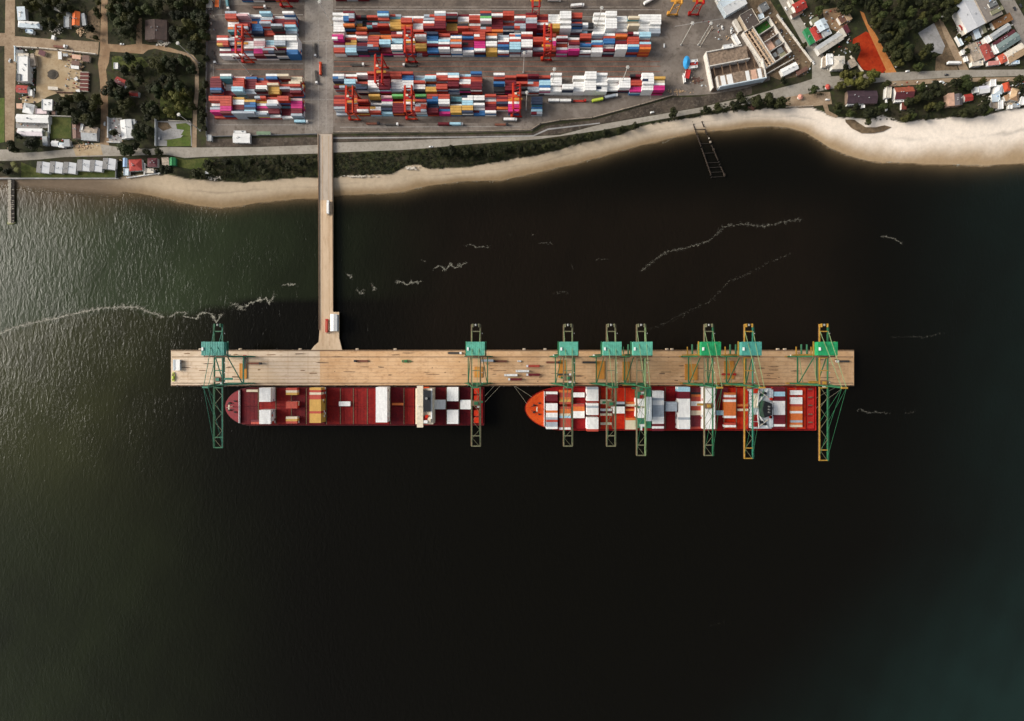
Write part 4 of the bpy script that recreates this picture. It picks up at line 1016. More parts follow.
for px, py, rot, c, lab in ((122.5,44.6,0,'white','white van parked on the dirt street by the dark grove'),(66,46,-5,'white','white car behind the brown trailer on the dirt street'),(105.2,124,90,'white','white car on the second dirt street near the brown house'),(10.5,61,80,'silver','silver car on the western dirt street'),
    (664,46,90,'white','white bus-like van at the east end of the upper east stack'),(722,28,-80,'white','white van on the apron left of the white shed'),(731,32,-80,'white','white van touching the white shed by the ruin'),(785.5,9,-58,'white','white car on the diagonal street at the top'),(781.5,20,-58,'silver','silver car parked beside the diagonal street wall'),
    (791,34.5,-58,'teal','teal van parked beside the diagonal street'),(787,29,-58,'white','small white car just above the teal van'),(813,63,-60,'white','white car at the foot of the diagonal street'),(946,75,0,'dark','black car on the coast road below the white truck'),(878,23,40,'white','white car under the trees by the orange track'),(895,66,-60,'white','white car at the foot of the orange track'),
    (907,71.5,10,'white','white car by the coast road under the forest edge'),(942,17,30,'white','white van at the top of the eastern dirt street'),(431,147,3,'white','white car on the coast road west of the shore trees'),(652,112.5,13,'white','white car on the coast road below the yard bend'),(781,31,-58,'dark','dark car parked by the ruin wall'),
    (783,41,-58,'dark','second dark car parked by the ruin wall'),(28,31,0,'blue','blue car under the carport of the white house'),(160,138,80,'silver','silver car beside the fence of the concrete lot'),(827,100,0,'white','white car at the beach path kiosk'),(941,82,0,'white','white car on the verge by the round trees'),
    (936,82,0,'silver','silver car on the verge by the round trees'),(1014,9,-60,'dark','dark car on the broad northeast street, lower one'),(1020,6,-60,'dark','dark car on the broad northeast street, upper one')):
    car(px, py, rot, c, lab)
truck(60,47.3,-6,'white','rust','brown trailer truck on the dirt street by the long wall')
truck(951,64.3,0,'white','dark','truck with white box parked beside the coast road at the dirt street','' or GZ + .12,'W','white container beside the coast road at the eastern dirt street')

def simple(nm, label, cat, px, py, z, rot, fn, group=None):
    x, y = W(px, py, z); rt = empty(nm, x, y, z, R(rot)); tag(rt, label, cat, group); fn(rt); return rt
def tanker(rt):
    m = mat('tanker_orange', (.62,.07,.02), .45, .2)
    b = MB(); b.cyl((-6, 0, 2.1), (5, 0, 2.1), 1.3, 1.3, m, 14); b.build('tank', rt)
    b = MB(); b.box(6.7, 0, .8, 2.2, 2.4, 2.4, m); b.build('cab', rt)
    b = MB(); b.box(0, 0, .6, 13, 1.6, .4, M_black)
    for sx in (-4, -2.8, 3, 6.6): b.cyl((sx, -1.2, .5), (sx, 1.2, .5), .5, .5, M_rubber, 10)
    b.build('chassis', rt)
simple('tanker_truck', 'bright orange tanker truck parked in the access lane', 'truck', 321.3, 70.5, YZ, 90, tanker)
def shed_white(rt):
    b = MB(); b.box(0, 0, 0, 7, 18, 5.5, M_lgrey); b.build('wall', rt)
    b = MB(); b.quad([(-3.8,-9.4,5.6),(0,-9.4,6.6),(0,9.4,6.6),(-3.8,9.4,5.6)], M_white); b.quad([(0,-9.4,6.6),(3.8,-9.4,5.6),(3.8,9.4,5.6),(0,9.4,6.6)], M_white); b.build('roof', rt)
    b = MB(); b.box(0, -9.05, .1, 3.2, .1, 3.5, M_steel); b.build('door', rt)
simple('storage_shed', 'white roofed shed on the wharf corner where the bridge arrives', 'shed', 335.6, 323, DZ, 0, shed_white)
def small_shed(rt):
    b = MB(); b.box(0, 0, 0, 6.4, 11.5, 3, M_lgrey); b.build('wall', rt)
    b = MB(); b.box(.2, 0, 3, 7, 12.2, .3, M_white); b.box(-2.6, 0, 3.3, 2.0, 11.8, .3, M_lgrey); b.build('roof', rt)
    b = MB(); b.box(3.25, 2, .1, .1, 1.2, 2.1, M_steel); b.build('door', rt)
simple('storage_shed', 'small white shed at the west end of the wharf', 'shed', 178.5, 365, DZ, 0, small_shed)
def boat_fn(m, l=9.0, w=3.0):
    def f(rt):
        P = ccw([(-l/2, -w*.4), (-l/2, w*.4), (l*.1, w/2), (l*.36, w*.3), (l/2, 0), (l*.36, -w*.3), (l*.1, -w/2)])
        b = MB(); b.prism(P, 0, 1.1, m, m, [(x * .9, y * .6) for x, y in P]); b.build('hull', rt)
        b = MB(); b.prism([(x * .85, y * .7) for x, y in P], 1.1, 1.16, M_kerb); b.box(-l*.1, 0, 1.16, l*.3, w*.5, .9, m); b.build('cockpit', rt)
    return f
simple('work_boat', 'yellow green work boat stored on the wharf west end', 'boat', 173.8, 376.5, DZ, 90, boat_fn(CM['V'], 10.5, 3.2))
simple('work_boat', 'green work boat standing on the wharf deck east of the bridge', 'boat', 407, 361.2, DZ, 0, boat_fn(mat('boat_green', (.03,.17,.05), .5, .2), 11, 3.4))
simple('fishing_boat', 'pale yellow green boat tied at the tip of the old western pier', 'boat', 12.5, 223, -.3, 5, boat_fn(mat('boat_lime', (.42,.45,.15), .5, .2), 9, 3.2))
# orange hatch covers set down between crane legs
M_hc = two_tone('hatch_orange', (.52,.22,.04), (.58,.27,.06), .1, (.42,.16,.03), .4, .6)
def hatch_fn(w, d):
    def f(rt):
        b = MB(); b.box(0, 0, .1, w, d, .8, M_hc)
        for k in range(4): b.box(-w / 2 + (k + .5) * w / 4, 0, .9, .25, d - .6, .1, M_hc)
        b.build('panel', rt)
        b = MB()
        for sx in (-1, 1):
            for sy in (-1, 1): b.box(sx * (w / 2 - .5), sy * (d / 2 - .5), .9, .5, .5, .3, M_kerb)
        b.build('lifting_lug', rt)
    return f
for px, py, w, d, lab in ((243.5,371,8,17,'between the teal crane legs'),(478.5,372,9,12,'under the green crane at the maroon stern'),(562,369,8,20,'beneath the crane nearest the orange bow'),(600,370,10,20,'beneath the second crane from the orange bow'),(626,371,8,21,'between the close crane pair'),(691,372,14,18,'left of the crane with bright green house'),(729,370,11,20,'left of the crane above the funnel')):
    simple('hatch_cover_panel', 'orange hatch cover laid on the wharf deck ' + lab, 'hatch cover', px, py, DZ + .03, 0, hatch_fn(w, d), 'orange hatch covers on the wharf')
# ------------------------------------------------------------------ buildings
def rm(nm, c, var=.2): return mat('roof_' + nm, c, .75, var, .35, streak=(1, 1, 1))
RW = rm('white', (.74,.73,.70), .10); RG = rm('grey', (.36,.37,.37)); RGD = rm('dark_grey', (.16,.165,.165)); RR = rm('red', (.34,.035,.025), .3); RO = rm('orange', (.68,.13,.02)); RBR = rm('brown', (.14,.07,.05), .3)
RMA = rm('maroon', (.10,.022,.028), .3); RTA = rm('tan', (.46,.31,.18)); RBE = rm('beige', (.58,.52,.43)); RGR = rm('green', (.02,.20,.06)); RBL = rm('blue', (.30,.43,.62)); RPB = rm('pale_blue', (.55,.62,.66), .1); RTE = rm('slate_teal', (.17,.22,.21)); RPI = rm('peach', (.60,.36,.25)); ROL = rm('olive', (.22,.21,.13)); RDK = rm('dark', (.035,.028,.03), .3); RRU = rm('stained', (.36,.29,.22), .5)
WALLS = {'white': mat('wall_white', (.6,.58,.54), .85, .15), 'tan': mat('wall_tan', (.42,.34,.25), .85, .2), 'grey': mat('wall_grey', (.3,.29,.28), .85, .2), 'peach': mat('wall_peach', (.62,.40,.28), .85, .15), 'blue': mat('wall_pale_blue', (.55,.62,.66), .7, .15), 'brown': mat('wall_brown', (.16,.11,.08), .85, .25), 'green': mat('wall_green', (.04,.2,.1), .8, .2)}
def house(px, py, w, d, rot, roof, label, style='gable', h=3.2, rise=1.6, ridge='x', wall='white', roof2=None, cat='house', nm=None, group=None, gutters=True):
    z1 = GZ + h
    x, y = W(px, py, z1); w, d = L(w, z1), L(d, z1)
    rt = empty(nm or cat.replace(' ', '_'), x, y, GZ, R(rot)); tag(rt, label, cat, group)
    m = WALLS[wall]; e = .35; roof2 = roof2 or roof
    b = MB(); b.box(0, 0, -.3, w - .8, d - .8, h + .3, m)
    if style == 'gable':
        W2, D2 = (w - .8) / 2, (d - .8) / 2
        if ridge == 'x':
            for s in (-1, 1): b.quad([(s * W2, -D2, h), (s * W2, D2, h), (s * W2, 0, h + rise * .93)], m)
        else:
            for s in (-1, 1): b.quad([(-W2, s * D2, h), (W2, s * D2, h), (0, s * D2, h + rise * .93)], m)
    b.build('wall', rt)
    a, c = w / 2, d / 2
    r = MB(); t = .14
    if style == 'gable':
        def slope(p):
            r.hexa([*[(q[0], q[1], q[2] - t) for q in p], *p], mm)
        if ridge == 'x':
            for s, mm in ((1, roof), (-1, roof2)): slope([(-a, s * c, h - .05), (a, s * c, h - .05), (a, 0, h + rise), (-a, 0, h + rise)][::s])
        else:
            for s, mm in ((1, roof), (-1, roof2)): slope([(s * a, -c, h - .05), (0, -c, h + rise), (0, c, h + rise), (s * a, c, h - .05)][::-s])
        rd = MB()
        if ridge == 'x': rd.box(0, 0, h + rise - .04, w, .4, .14, roof2)
        else: rd.box(0, 0, h + rise - .04, .4, d, .14, roof2)
    elif style == 'hip':
        k = min(a, c) * .85
        p1, p2 = ((-a + k, 0), (a - k, 0)) if a > c else ((0, -c + k), (0, c - k))
        A, B_, C_, D_ = (-a, -c, h), (a, -c, h), (a, c, h), (-a, c, h); P = (*p1, h + rise); Q = (*p2, h + rise)
        if a > c: fs = [((A, B_, Q, P), roof2), ((C_, D_, P, Q), roof), ((D_, A, P), roof), ((B_, C_, Q), roof2)]
        else: fs = [((A, B_, P), roof2), ((B_, C_, Q, P), roof2), ((C_, D_, Q), roof), ((D_, A, P, Q), roof)]
        for f, mm in fs: r.quad(f, mm)
        r.quad([D_, C_, B_, A], roof); rd = None
    elif style == 'shed':
        p = [(-a, -c, h), (a, -c, h), (a, c, h + rise), (-a, c, h + rise)]
        r.hexa([*[(q[0], q[1], q[2] - t) for q in p], *p], roof)
        if roof2 is not roof:
            r.box(-a * .4, -c * .1, h + rise * .4 + .12, a * .5, c * .9, .1, roof2)
        rd = None
    else:
        r.box(0, 0, h, w, d, .25, roof); rd = None
        for s in (-1, 1):
            r.box(s * (a - .12), 0, h + .25, .24, d, .45, roof2); r.box(0, s * (c - .12), h + .25, w - .5, .24, .45, roof2)
    o = r.build('roof', rt)
    if rd: rd.build('ridge_cap', o)
    if style == 'flat' and w > 6:
        v = MB(); v.cyl((a * .4, c * .35, h + .25), (a * .4, c * .35, h + 1.3), .7, .6, RBL if (px + py) % 2 > 1 else RG, 10); v.build('water_tank', rt)
    b = MB(); b.box(a * .25, -d / 2 + .38, .05, 1.0, .1, 2.1, M_steel); b.build('door', rt)
    for q in (-.45, .6):
        if w > 4: b = MB(); b.box(a * q, -d / 2 + .38, 1.1, 1.2, .1, 1.1, M_glass); b.build('window', rt)
    if w * d > 100:
        rr = random.Random(int(px * 31 + py)); v = MB()
        for k in range(3): v.box(a * rr.uniform(-.6, .6), c * rr.uniform(-.25, .25), h + (rise if style in ('gable', 'hip') else rise * .6 if style == 'shed' else .2) - .2, .7, .7, .9, RG)
        tag(v.build('roof_vent', rt))
    return rt

# --- western village
house(21.5,13.5,8,13,2,RPB,'white house with pale roof and open corner beside the western dirt street','shed',3.5,.8,roof2=RW)
house(29,24.5,22,6.5,-4,RW,'long white hipped house at the dirt crossroads','hip',3.2,1.5,roof2=RPB)
house(30,31.5,7,4,-8,RPB,'small white carport below the long hipped house','flat',2.6,cat='carport')
house(67,22,5.2,11,0,RG,'narrow pale grey flat shed left of the orange roof','flat',2.8,cat='shed')
house(68.3,14.5,4,4.5,0,RGD,'tiny grey shed above the narrow flat one','shed',2.5,.4,cat='shed')
house(76,18.5,7.6,14,-3,RO,'vivid orange roofed house in the northwest grove','gable',3.6,1.2,'y',wall='tan')
house(83.5,19.5,4,12,8,RG,'weathered grey lean-to right of the orange house','shed',2.4,.5,cat='shed',wall='grey')
house(57,9.5,6,2.5,-20,RBE,'small pale shack among the northwest trees','shed',2.3,.4,cat='shed')
house(53,37.4,3,4,-15,RW,'small white hut at the dirt street edge by the rubble','shed',2.4,.3,cat='hut')
house(23,69,10.5,25,0,RW,'tall white building with dark courtyard west of the sand lot','flat',5.5,cat='building',roof2=RW)
house(23,57.5,12,8,0,RBE,'cluttered whitish flat roof north of the tall white building','flat',3.5,cat='building')
house(32,60,6,12,10,RRU,'patchy pinkish roof beside the sand lot','shed',3,.5,wall='tan')
house(20,52.5,7,5,0,RGD,'dark grey roof in the walled corner by the dirt crossroads','shed',3,.4,wall='grey')
house(19,77.5,4,7,0,RGD,'dark courtyard roof set against the tall white building','flat',5.9,cat='shed',wall='grey')
house(22,89,11.5,7.5,-4,RR,'red roof annex south of the tall white building','gable',3.2,1,'x',wall='white')
house(31,93,3.5,6,0,RW,'narrow white annex right of the red roof annex','flat',2.6,cat='shed')
for px, py, w, d, rt_, m, lab in ((60,55.5,3.6,7.5,0,RW,'white hut on the sand lot north edge'),(65.5,55,5,2.5,0,RG,'grey lean-to beside the white hut on the sand lot'),(76.5,57,8.5,4,-8,RPI,'pinkish brown shed at the sand lot corner, upper one'),(75.5,63,8,4.5,-6,RBR,'brown shed with pale rim below the pinkish one'),(75,67.3,8,3,-6,RW,'thin white shed below the brown one'),(86,58.5,7,6,-5,RBR,'brown shack at the northeast of the sand lot'),(42,53,7,5,-20,RMA,'dark red shack on the sand lot northwest edge'),(53,88.3,10,3,-3,RBE,'long pale open shed at the sand lot south edge'),(76,79,3.5,3,30,RW,'tiny white hut left of the brick bays'),(78,91,4,2.5,10,RW,'tiny white hut below the brick bays')):
    house(px, py, w, d, rt_, m, lab, 'shed', 2.5, .4, cat='shed', wall='tan')
def brick_bays(rt):
    for k in range(5):
        b = MB(); b.box(0, 9.5 - k * 4.2, 0, 9.5, 3.2, 1.5, mat('brick_stack', (.13,.035,.028), .9, .4, 1)); b.build('brick_pile', rt)
    for k in range(6):
        b = MB(); b.box(0, 11.6 - k * 4.2, 0, 10, .5, 1.9, RBE); b.build('bay_wall', rt)
simple('brick_shed', 'row of five dark red brick bays with pale dividing walls', 'brick bay', 85.3, 83.5, GZ, -2, brick_bays)
def pit(rt):
    P = [(6 * math.cos(t * math.pi / 8) * (1 + .1 * math.sin(3 * t)), 5.5 * math.sin(t * math.pi / 8)) for t in range(16)]
    b = MB(); b.prism(P, 0, .35, mat('ash', (.075,.06,.045), .95, .4, .6)); b.build('ash_ring', rt)
    b = MB(); b.cyl((0, 0, .35), (0, 0, .9), 4.2, 1.5, mat('ash_dark', (.05,.042,.032), .95, .4, .6), 14); b.build('ash_mound', rt)
simple('burn_heap', 'round dark ash heap in the middle of the sand lot', 'ash heap', 53, 74.5, GZ + .06, 0, pit)
house(47.5,105,10.5,11,-2,RW,'square bright white roof at the south of the sand lot','flat',4)
house(41.5,111.5,11,5,0,rm('pale_pink', (.66,.54,.54)),'pale pink flat roof below the square white one','flat',3.2)
house(28.5,108.5,11,10,-12,RG,'small grey hipped roof between white roofs','hip',3.2,1.4,roof2=RW)
house(19.5,106,6,5,0,RPI,'salmon roof corner by the western dirt street','shed',3,.4)
house(53.5,108,3.5,13,0,RBR,'thin brown lean-to right of the square white roof','shed',2.4,.4,cat='shed')
house(32.5,118.5,32.5,8,-2,RW,'long white warehouse roof by the western dirt street','gable',4.2,1,'x',roof2=RW,cat='warehouse')
house(30,132,25,7.5,-1,RW,'bright white roof south of the grey parking court','gable',3.8,.9,'x',roof2=rm('faint_pink', (.70,.63,.64)),cat='warehouse')
house(45,134.5,5,5.5,0,ROL,'small olive roof right of the bright white roof','shed',2.5,.4,cat='shed')
house(77.2,130.5,9.5,16,2,RBR,'brown gabled wing of the house beside the square lawn','gable',3.4,1.5,'y',wall='tan')
house(89.5,133.5,16,14,-4,RRU,'weathered grey wing right of the brown gable','gable',3.3,1.2,'x',wall='grey',roof2=RG)
house(82,128,2.6,8,-10,RW,'thin white canopy between brown gable and grey wing','flat',3.8,cat='canopy')
house(55,143.5,7,5.5,-4,RW,'white roof left in the cluster below the square lawn','gable',3,.9)
house(61.5,145,6,5,-6,RPB,'pale roof middle in the cluster below the square lawn','hip',3,.9,roof2=RW)
house(67,143,5.5,7,0,RG,'grey roof right in the cluster below the square lawn','shed',3,.5)
house(45,141,5,9,3,RG,'narrow grey roof between the two big round trees','shed',3,.5,wall='grey')
house(126.5,129,11.5,19,6,RW,'bright white irregular roof house east of the second dirt street','gable',3.6,.8,'y',roof2=RW)
house(133,122,5,5,10,RG,'small grey annex north of the irregular white roof','shed',2.6,.4,cat='shed')
house(120.5,82,11,7.5,-24,RR,'red tilted roof hidden in the central grove','gable',3.4,1.2,'x',roof2=RMA)
house(126.5,85.5,2,6,-42,RW,'white gable strip at the end of the red tilted roof','shed',3,.3,cat='porch')
house(134,93.5,9,5,-5,RBR,'rusty brown roof in the central grove','gable',3.2,1,'x',roof2=RR)
house(116.3,66,4.2,6,0,RW,'tiny white hut standing in the grove clearing','flat',2.5,cat='hut')
house(156,30,22,20,0,rm('dark_rust', (.045,.024,.018), .5),'large dark rust roof in the northern grove','gable',4,1.6,'y',wall='brown',cat='barn')
house(160,39,5,4,0,RG,'small grey roof beside the dark rust barn','shed',2.4,.4,cat='shed')
for i, (px, py, r) in enumerate(((43,167.5,-6),(56,167.5,-6),(69.5,168,-6),(83.5,165.5,-4),(95.8,166,-6),(109,164,-6))):
    house(px, py, 13, 11, r, rm('cottage_white', (.82,.81,.79), .05), ('white and grey gabled beach cottage, %s from the pier end of the row' % ORD[i + 1]), 'gable', 3.4, 1.5, 'y', roof2=rm('cottage_grey', (.13,.127,.125)), cat='cottage', group='beach cottages in a row')
house(125,162.5,4.2,9,-2,RBL,'narrow pale blue roof between hedge and red roof on the beach','gable',3.2,.6,'y')
house(126.5,172,5,7,-2,RPB,'pale blue roof nearest the sea wall','flat',3)
house(135.5,165,13,11.5,4,RR,'red hipped roof house above the beach wall','hip',3.6,1.8,roof2=RR,wall='white')
house(152.5,162.5,10,9,0,RMA,'maroon roof right of the red hipped one','hip',3.4,1.4,roof2=RMA)
house(150,171,8,4.5,0,RBE,'pale terrace roof seaward of the maroon roof','flat',2.6,cat='terrace')
house(165.5,162,7,9,2,RRU,'stained grey roof left of the green one','shed',3,.5,wall='grey')
house(172.5,161.5,6,8,0,RGR,'green roof at the east end of the beach houses','gable',3.2,1,'y',wall='green')
house(208,172.5,5,2.5,6,RW,'small white hut in the coastal scrub','flat',2.4,cat='hut')
# port offices
house(241.5,138,17,9.5,-1,RW,'white roofed gate office by the south ditch','gable',3.8,.8,'x',cat='office')
house(240,132,12,2.4,-1,RW,'thin white canopy north of the gate office','flat',3.2,cat='canopy')
house(263.5,133,14,3.4,0,rm('faded_green', (.17,.24,.15)),'long faded green roofed shelter by the ditch','gable',3,.5,'x',cat='shelter')
house(209.5,138,4.5,6,0,RG,'small grey guard hut at the yard corner','flat',2.8,cat='hut')
house(209,4,5,8,0,RBE,'pale shack at the northwest yard corner','flat',3,cat='shed')
house(217,2,4,10,-4,RO,'orange narrow shelter by the northwest yard corner','shed',3,.4,cat='shelter')
# ---- east: warehouses and ruins
M_shell = mat('ruin_wall', (.56,.52,.46), .9, .25, .4); M_beam = mat('ruin_beam', (.50,.36,.24), .9, .3, .5); M_ruinfl = two_tone('ruin_floor', (.10,.066,.046), (.17,.115,.08), .12, (.06,.045,.034), .4, .9)
def oldhall(rt):
    # three bays along x (local), stained roofs north and south, dark collapsed strip between
    LX = 24.0
    b = MB(); b.box(3, 0, 0, 2 * LX + 8, 42, 1.0, M_ruinfl); b.build('floor', rt)
    RSB = rm('stained_brown', (.23,.165,.115), .6)
    b = MB(); b.box(-3, 12.5, 5.5, 44, 14.5, .5, RSB); b.build('roof', rt)
    b = MB(); b.box(6.5, -13.6, 6.2, 50, 12.5, .5, RSB); o = b.build('roof', rt)
    for k, (xx, w) in enumerate(((-13.5, 5), (-6, 6), (14, 4), (21, 6), (27.5, 4))):
        p = MB(); p.box(xx, -13.8, 6.72, w, 10.5, .12, RW if k != 3 else RPI); p.build('patch_sheet', o)
    for y, x0, x1, h, m in ((20.2, -26, 14, 7.2, M_shell), (4.6, -25, 20, 6.8, M_shell), (-20.4, -19, 33, 8.6, WALLS['blue'])):
        b = MB(); b.box((x0 + x1) / 2, y, 0, x1 - x0, 1.1, h, m); b.build('wall', rt)
    for x, y0, y1 in ((-26, -20, 20), (33.6, -20, 2), (-19.3, -20, -8)):
        b = MB(); b.box(x, (y0 + y1) / 2, 0, 1.2, y1 - y0, 7.0, M_shell); b.build('wall', rt)
    for k in range(6):
        b = MB(); b.box(-20 + 9 * k, -1.2, 4.5, .6, 10.5, .6, M_kerb); b.build('roof_truss', rt)
    b = MB(); b.box(4, 21.6, 0, 11, 3.4, 5, M_white); b.build('annex', rt)
simple('old_warehouse', 'stained roofless warehouse with pale blue front wall beside the coast road', 'warehouse', 730, 69.5, GZ, 11, oldhall)
def ruin(rt):
    b = MB(); b.box(0, 0, 0, 46, 34, .5, M_ruinfl); b.build('floor', rt)
    for y in (-17, -5, 17):
        b = MB(); b.box(0, y, .5, 47, .9, 5.5 if y < 10 else 4.0, M_shell); b.build('wall', rt)
    for x in (-23, 23):
        b = MB(); b.box(x, 0, .5, .9, 33, 5.0, M_shell); b.build('wall', rt)
    for k in range(3):
        b = MB(); b.box(1, -15.2 + 4.2 * k, 5.0, 44, 1.3, .8, M_beam); b.build('roof_beam', rt)
    for k in range(8):
        b = MB(); b.box(-19 + 5.6 * k, -10.8, 4.2, .8, 10.5, .7, M_beam); b.build('roof_beam', rt)
    for x in (-12, -2, 10):
        b = MB(); b.box(x, 6, .5, .6, 21.5, 3.6, M_shell); b.build('wall', rt)
    b = MB(); b.box(-17, 8, .5, 9, 16, .25, two_tone('overgrowth', (.02,.09,.02), (.05,.13,.02), .3)); b.build('overgrowth', rt)
    b = MB(); b.box(3, 1.5, .5, 11, 12, .3, RPI); b.build('brick_floor', rt)
    for px_, py_, w in ((6, 12, 5), (15, 9, 6), (16, 1, 5)):
        b = MB(); b.box(px_, py_, .5, w, w * .8, 2.8, RGD); b.build('hut', rt)
simple('ruined_building', 'roofless ruin with rows of orange beams and green overgrowth inside', 'ruin', 765, 45, GZ, -57, ruin)
house(749.5,19.5,14.5,17,30,rm('dark_brown', (.085,.066,.055), .3),'dark brown flat roof north of the ruin','flat',5.5,cat='building',wall='tan',roof2=RBE)
house(737.5,25.5,4,13,30,RBE,'narrow pale lean-to left of the dark brown flat roof','shed',3,.5,cat='shed')
house(733,2.5,24,16,30,RPB,'big pale blue shed at the top edge by the red gantry','gable',6,1.5,'x',cat='warehouse',roof2=RW,wall='blue')
house(718.5,1.5,3,8,30,RW,'white truck-like cabin left of the big pale blue shed','flat',3,cat='cabin')
house(736,39.5,4,11.5,30,RW,'long white cabin between apron and ruin','flat',3,cat='cabin')
house(728,46.5,10,4,9,RW,'white flat cabin on the north wall of the stained warehouse','flat',7.5,cat='cabin')
house(764,7,8,8,30,RGD,'dark roof by the top edge west of the diagonal street','flat',4,cat='building',wall='grey')
house(761,16.5,5,5,20,RPB,'small pale roof with tank near the diagonal street','flat',3,cat='shed')
house(789.5,69,17.5,7.5,27,RW,'bright white roofed hall at the corner of the diagonal street','gable',4,.8,'x',cat='hall')
house(802,71,4,12,-60,RBR,'long brown shed along the foot of the diagonal street','shed',2.6,.4,cat='shed',wall='brown')
house(783,55,5,6,-57,ROL,'small olive roof at the edge of the ruin yard','shed',2.6,.4,cat='shed')
def canopy(rt):
    P = [(3.9 * math.cos(t * math.pi / 6), 7.5 * math.sin(t * math.pi / 6)) for t in range(12)]
    b = MB(); n = 12
    for i in range(n): b.quad([(*P[i], 4.6), (*P[(i + 1) % n], 4.6), (0, 0, 6.6)], mat('tent_blue', (.03,.27,.55), .6, .2))
    b.build('canopy', rt)
    for sx, sy in ((-2.4, -5), (2.4, -5), (-2.4, 5), (2.4, 5)):
        b = MB(); b.cyl((sx, sy, 0), (sx, sy, 4.6), .15, .15, M_steel, 6); b.build('post', rt)
simple('blue_tent', 'bright blue oval tent at the west end of the stained warehouse', 'tent', 685, 65, GZ, -6, canopy)
for px, py, w, d, r, m, lab in ((693.5,61,8,2.6,6,RW,'white stripe canopy beside the blue tent, upper one'),(693.5,64,8,3,6,RR,'red stripe canopy between the two white ones by the blue tent'),(693.5,67,8,2.4,8,RW,'white stripe canopy beside the blue tent, lower one'),(687.5,74,4.5,9,-12,rm('bright_red', (.5,.03,.025)),'bright red canopy below the blue tent'),(684.3,78,1.6,9,8,RW,'thin white strip left of the bright red canopy')):
    house(px, py, w, d, r, m, lab, 'flat', 3.2, cat='canopy')
# east of diagonal street
house(799.5,6,13,10,28,RR,'red roof house at the top beside the diagonal street','gable',3.6,1.5,'x',roof2=RR)
house(797,13.5,12,4,28,RBR,'brown porch roof below the red roof house','shed',2.8,.4,cat='porch')
house(791,2.5,4,7,28,RBE,'pale narrow roof left of the red roof house','flat',3)
house(809.3,36,5,16.5,28,RGR,'long green roof along the diagonal street','shed',3.2,.6,wall='green')
house(816,33.5,7.5,14,28,RR,'brick red roof between green and pale roofs','gable',4,1.2,'y',roof2=RR)
house(822,25,11,11,28,RPB,'pale blue grey roof right of the brick red one','gable',4.4,1.2,'y',roof2=RPB)
house(826.5,33,8.5,6,28,RG,'grey annex below the pale blue grey roof','flat',3.4)
house(815,20.5,8,5,28,ROL,'olive grey shed above the brick red roof','shed',3,.4,cat='shed')
house(829.5,43,29,9,33,RG,'long grey white roof slanting away from the diagonal street','gable',4,1.2,'x',roof2=RBE)
house(842.5,33,5,9,30,RBE,'pale gable end at the upper tip of the long slanting roof','shed',4.6,.5,cat='annex')
house(846,29.5,6,8,30,RMA,'dark maroon roof beside the clay court tip','shed',3.2,.6)
house(838.5,62.5,13,13,2,RBE,'square beige roof above the olive canopy','hip',5,1.2,roof2=RBE)
house(829.5,59.5,5.5,11,3,RW,'white stair tower left of the square beige roof','flat',5.5,cat='building')
house(824,62,3.5,11,-4,RRU,'narrow stained roof by the diagonal street foot','shed',3,.4)
house(848,15.5,4.5,10,32,RTA,'tan slanted roof in the bare yard','shed',3,.5)
house(842,19,7,8,32,RBR,'brown square roof in the bare yard','flat',3,roof2=RTA)
house(852.5,63,7,8,28,RRU,'stained small roof left of the clay court','shed',3,.5,wall='grey')
# north east
house(969.5,13.5,20.5,32,27.5,rm('pale_metal', (.52,.52,.53), .08),'very large pale grey metal warehouse roof in the northeast','gable',7,.9,'y',cat='warehouse',roof2=rm('pale_metal', (.52,.52,.53)))
house(988.5,7,18,26,27.5,rm('grey_brown', (.22,.19,.165)),'grey brown flat building right of the large metal roof','flat',7.5,cat='building',wall='tan')
house(996.5,10.5,13,4.5,27.5,ROL,'olive parapet roof on the corner of the grey brown building','flat',8.3,cat='roof room')
house(992.5,4,8,5,27.5,RGD,'dark roof plant box on the grey brown building','flat',8.9,cat='roof room')
house(962.8,27,6.5,7,28,RR,'small red roof below the large metal roof','gable',3.6,.9)
house(964.3,32,9,5,30,RBE,'cream flat roof below the small red one','flat',4)
house(984,29,3.8,8,24,ROL,'narrow olive shed between the large roofs','shed',3,.4,cat='shed')
house(977,34,6,9,24,RPB,'pale green grey roof in the crowded yard','shed',3,.4,wall='grey')
house(1002,21,20,8,27.5,rm('rust_soil', (.22,.105,.04), .3),'rusty brown flat roof beside the northeast street','flat',3,cat='building')
house(1000.5,31.5,22,6.5,34,RG,'long grey roof slanting toward the northeast street','gable',4,1,'x',roof2=RG)
house(987.5,39.5,5,7,32,RW,'white end block of the long grey slanting roof','flat',4.4)
house(1004,38,26,4,33,RMA,'dark maroon gap roof between two slanting roofs','shed',3.2,.4)
house(1008,42.5,25,9,33,RTE,'slate teal slanting roof','gable',4,1.2,'x',roof2=RTE)
house(995.2,49.5,3,9,26,RW,'white narrow end wall block of the slate teal roof','flat',4.6)
house(987,51.5,10,16,24,rm('brick', (.30,.06,.045), .3),'brick red roof in the crowded eastern block','gable',4,1.2,'y',roof2=rm('brick', (.30,.06,.045)))
house(1003.5,58,10,9,25,rm('tomato', (.50,.10,.055)),'tomato red roof right of the brick one','hip',3.8,1.2,roof2=rm('tomato', (.50,.10,.055)))
house(993.5,63,11,4,6,rm('salmon', (.55,.23,.2)),'salmon strip roof along the coast road','shed',3,.4)
house(1015.5,53,21,12,31,RBE,'large beige grey roof by the northeast street','gable',4.2,1.4,'x',roof2=RTA)
house(1015,62.5,8,3.5,4,RPB,'pale roof edge along the coast road at the east','flat',3)
house(974.5,52,10,18,24,RRU,'stained concrete roof with a tree in its court','flat',3.8,cat='building',wall='tan')
house(977,63.5,11,5,6,RBE,'beige shopfront roof on the coast road','flat',3.4,cat='shop')
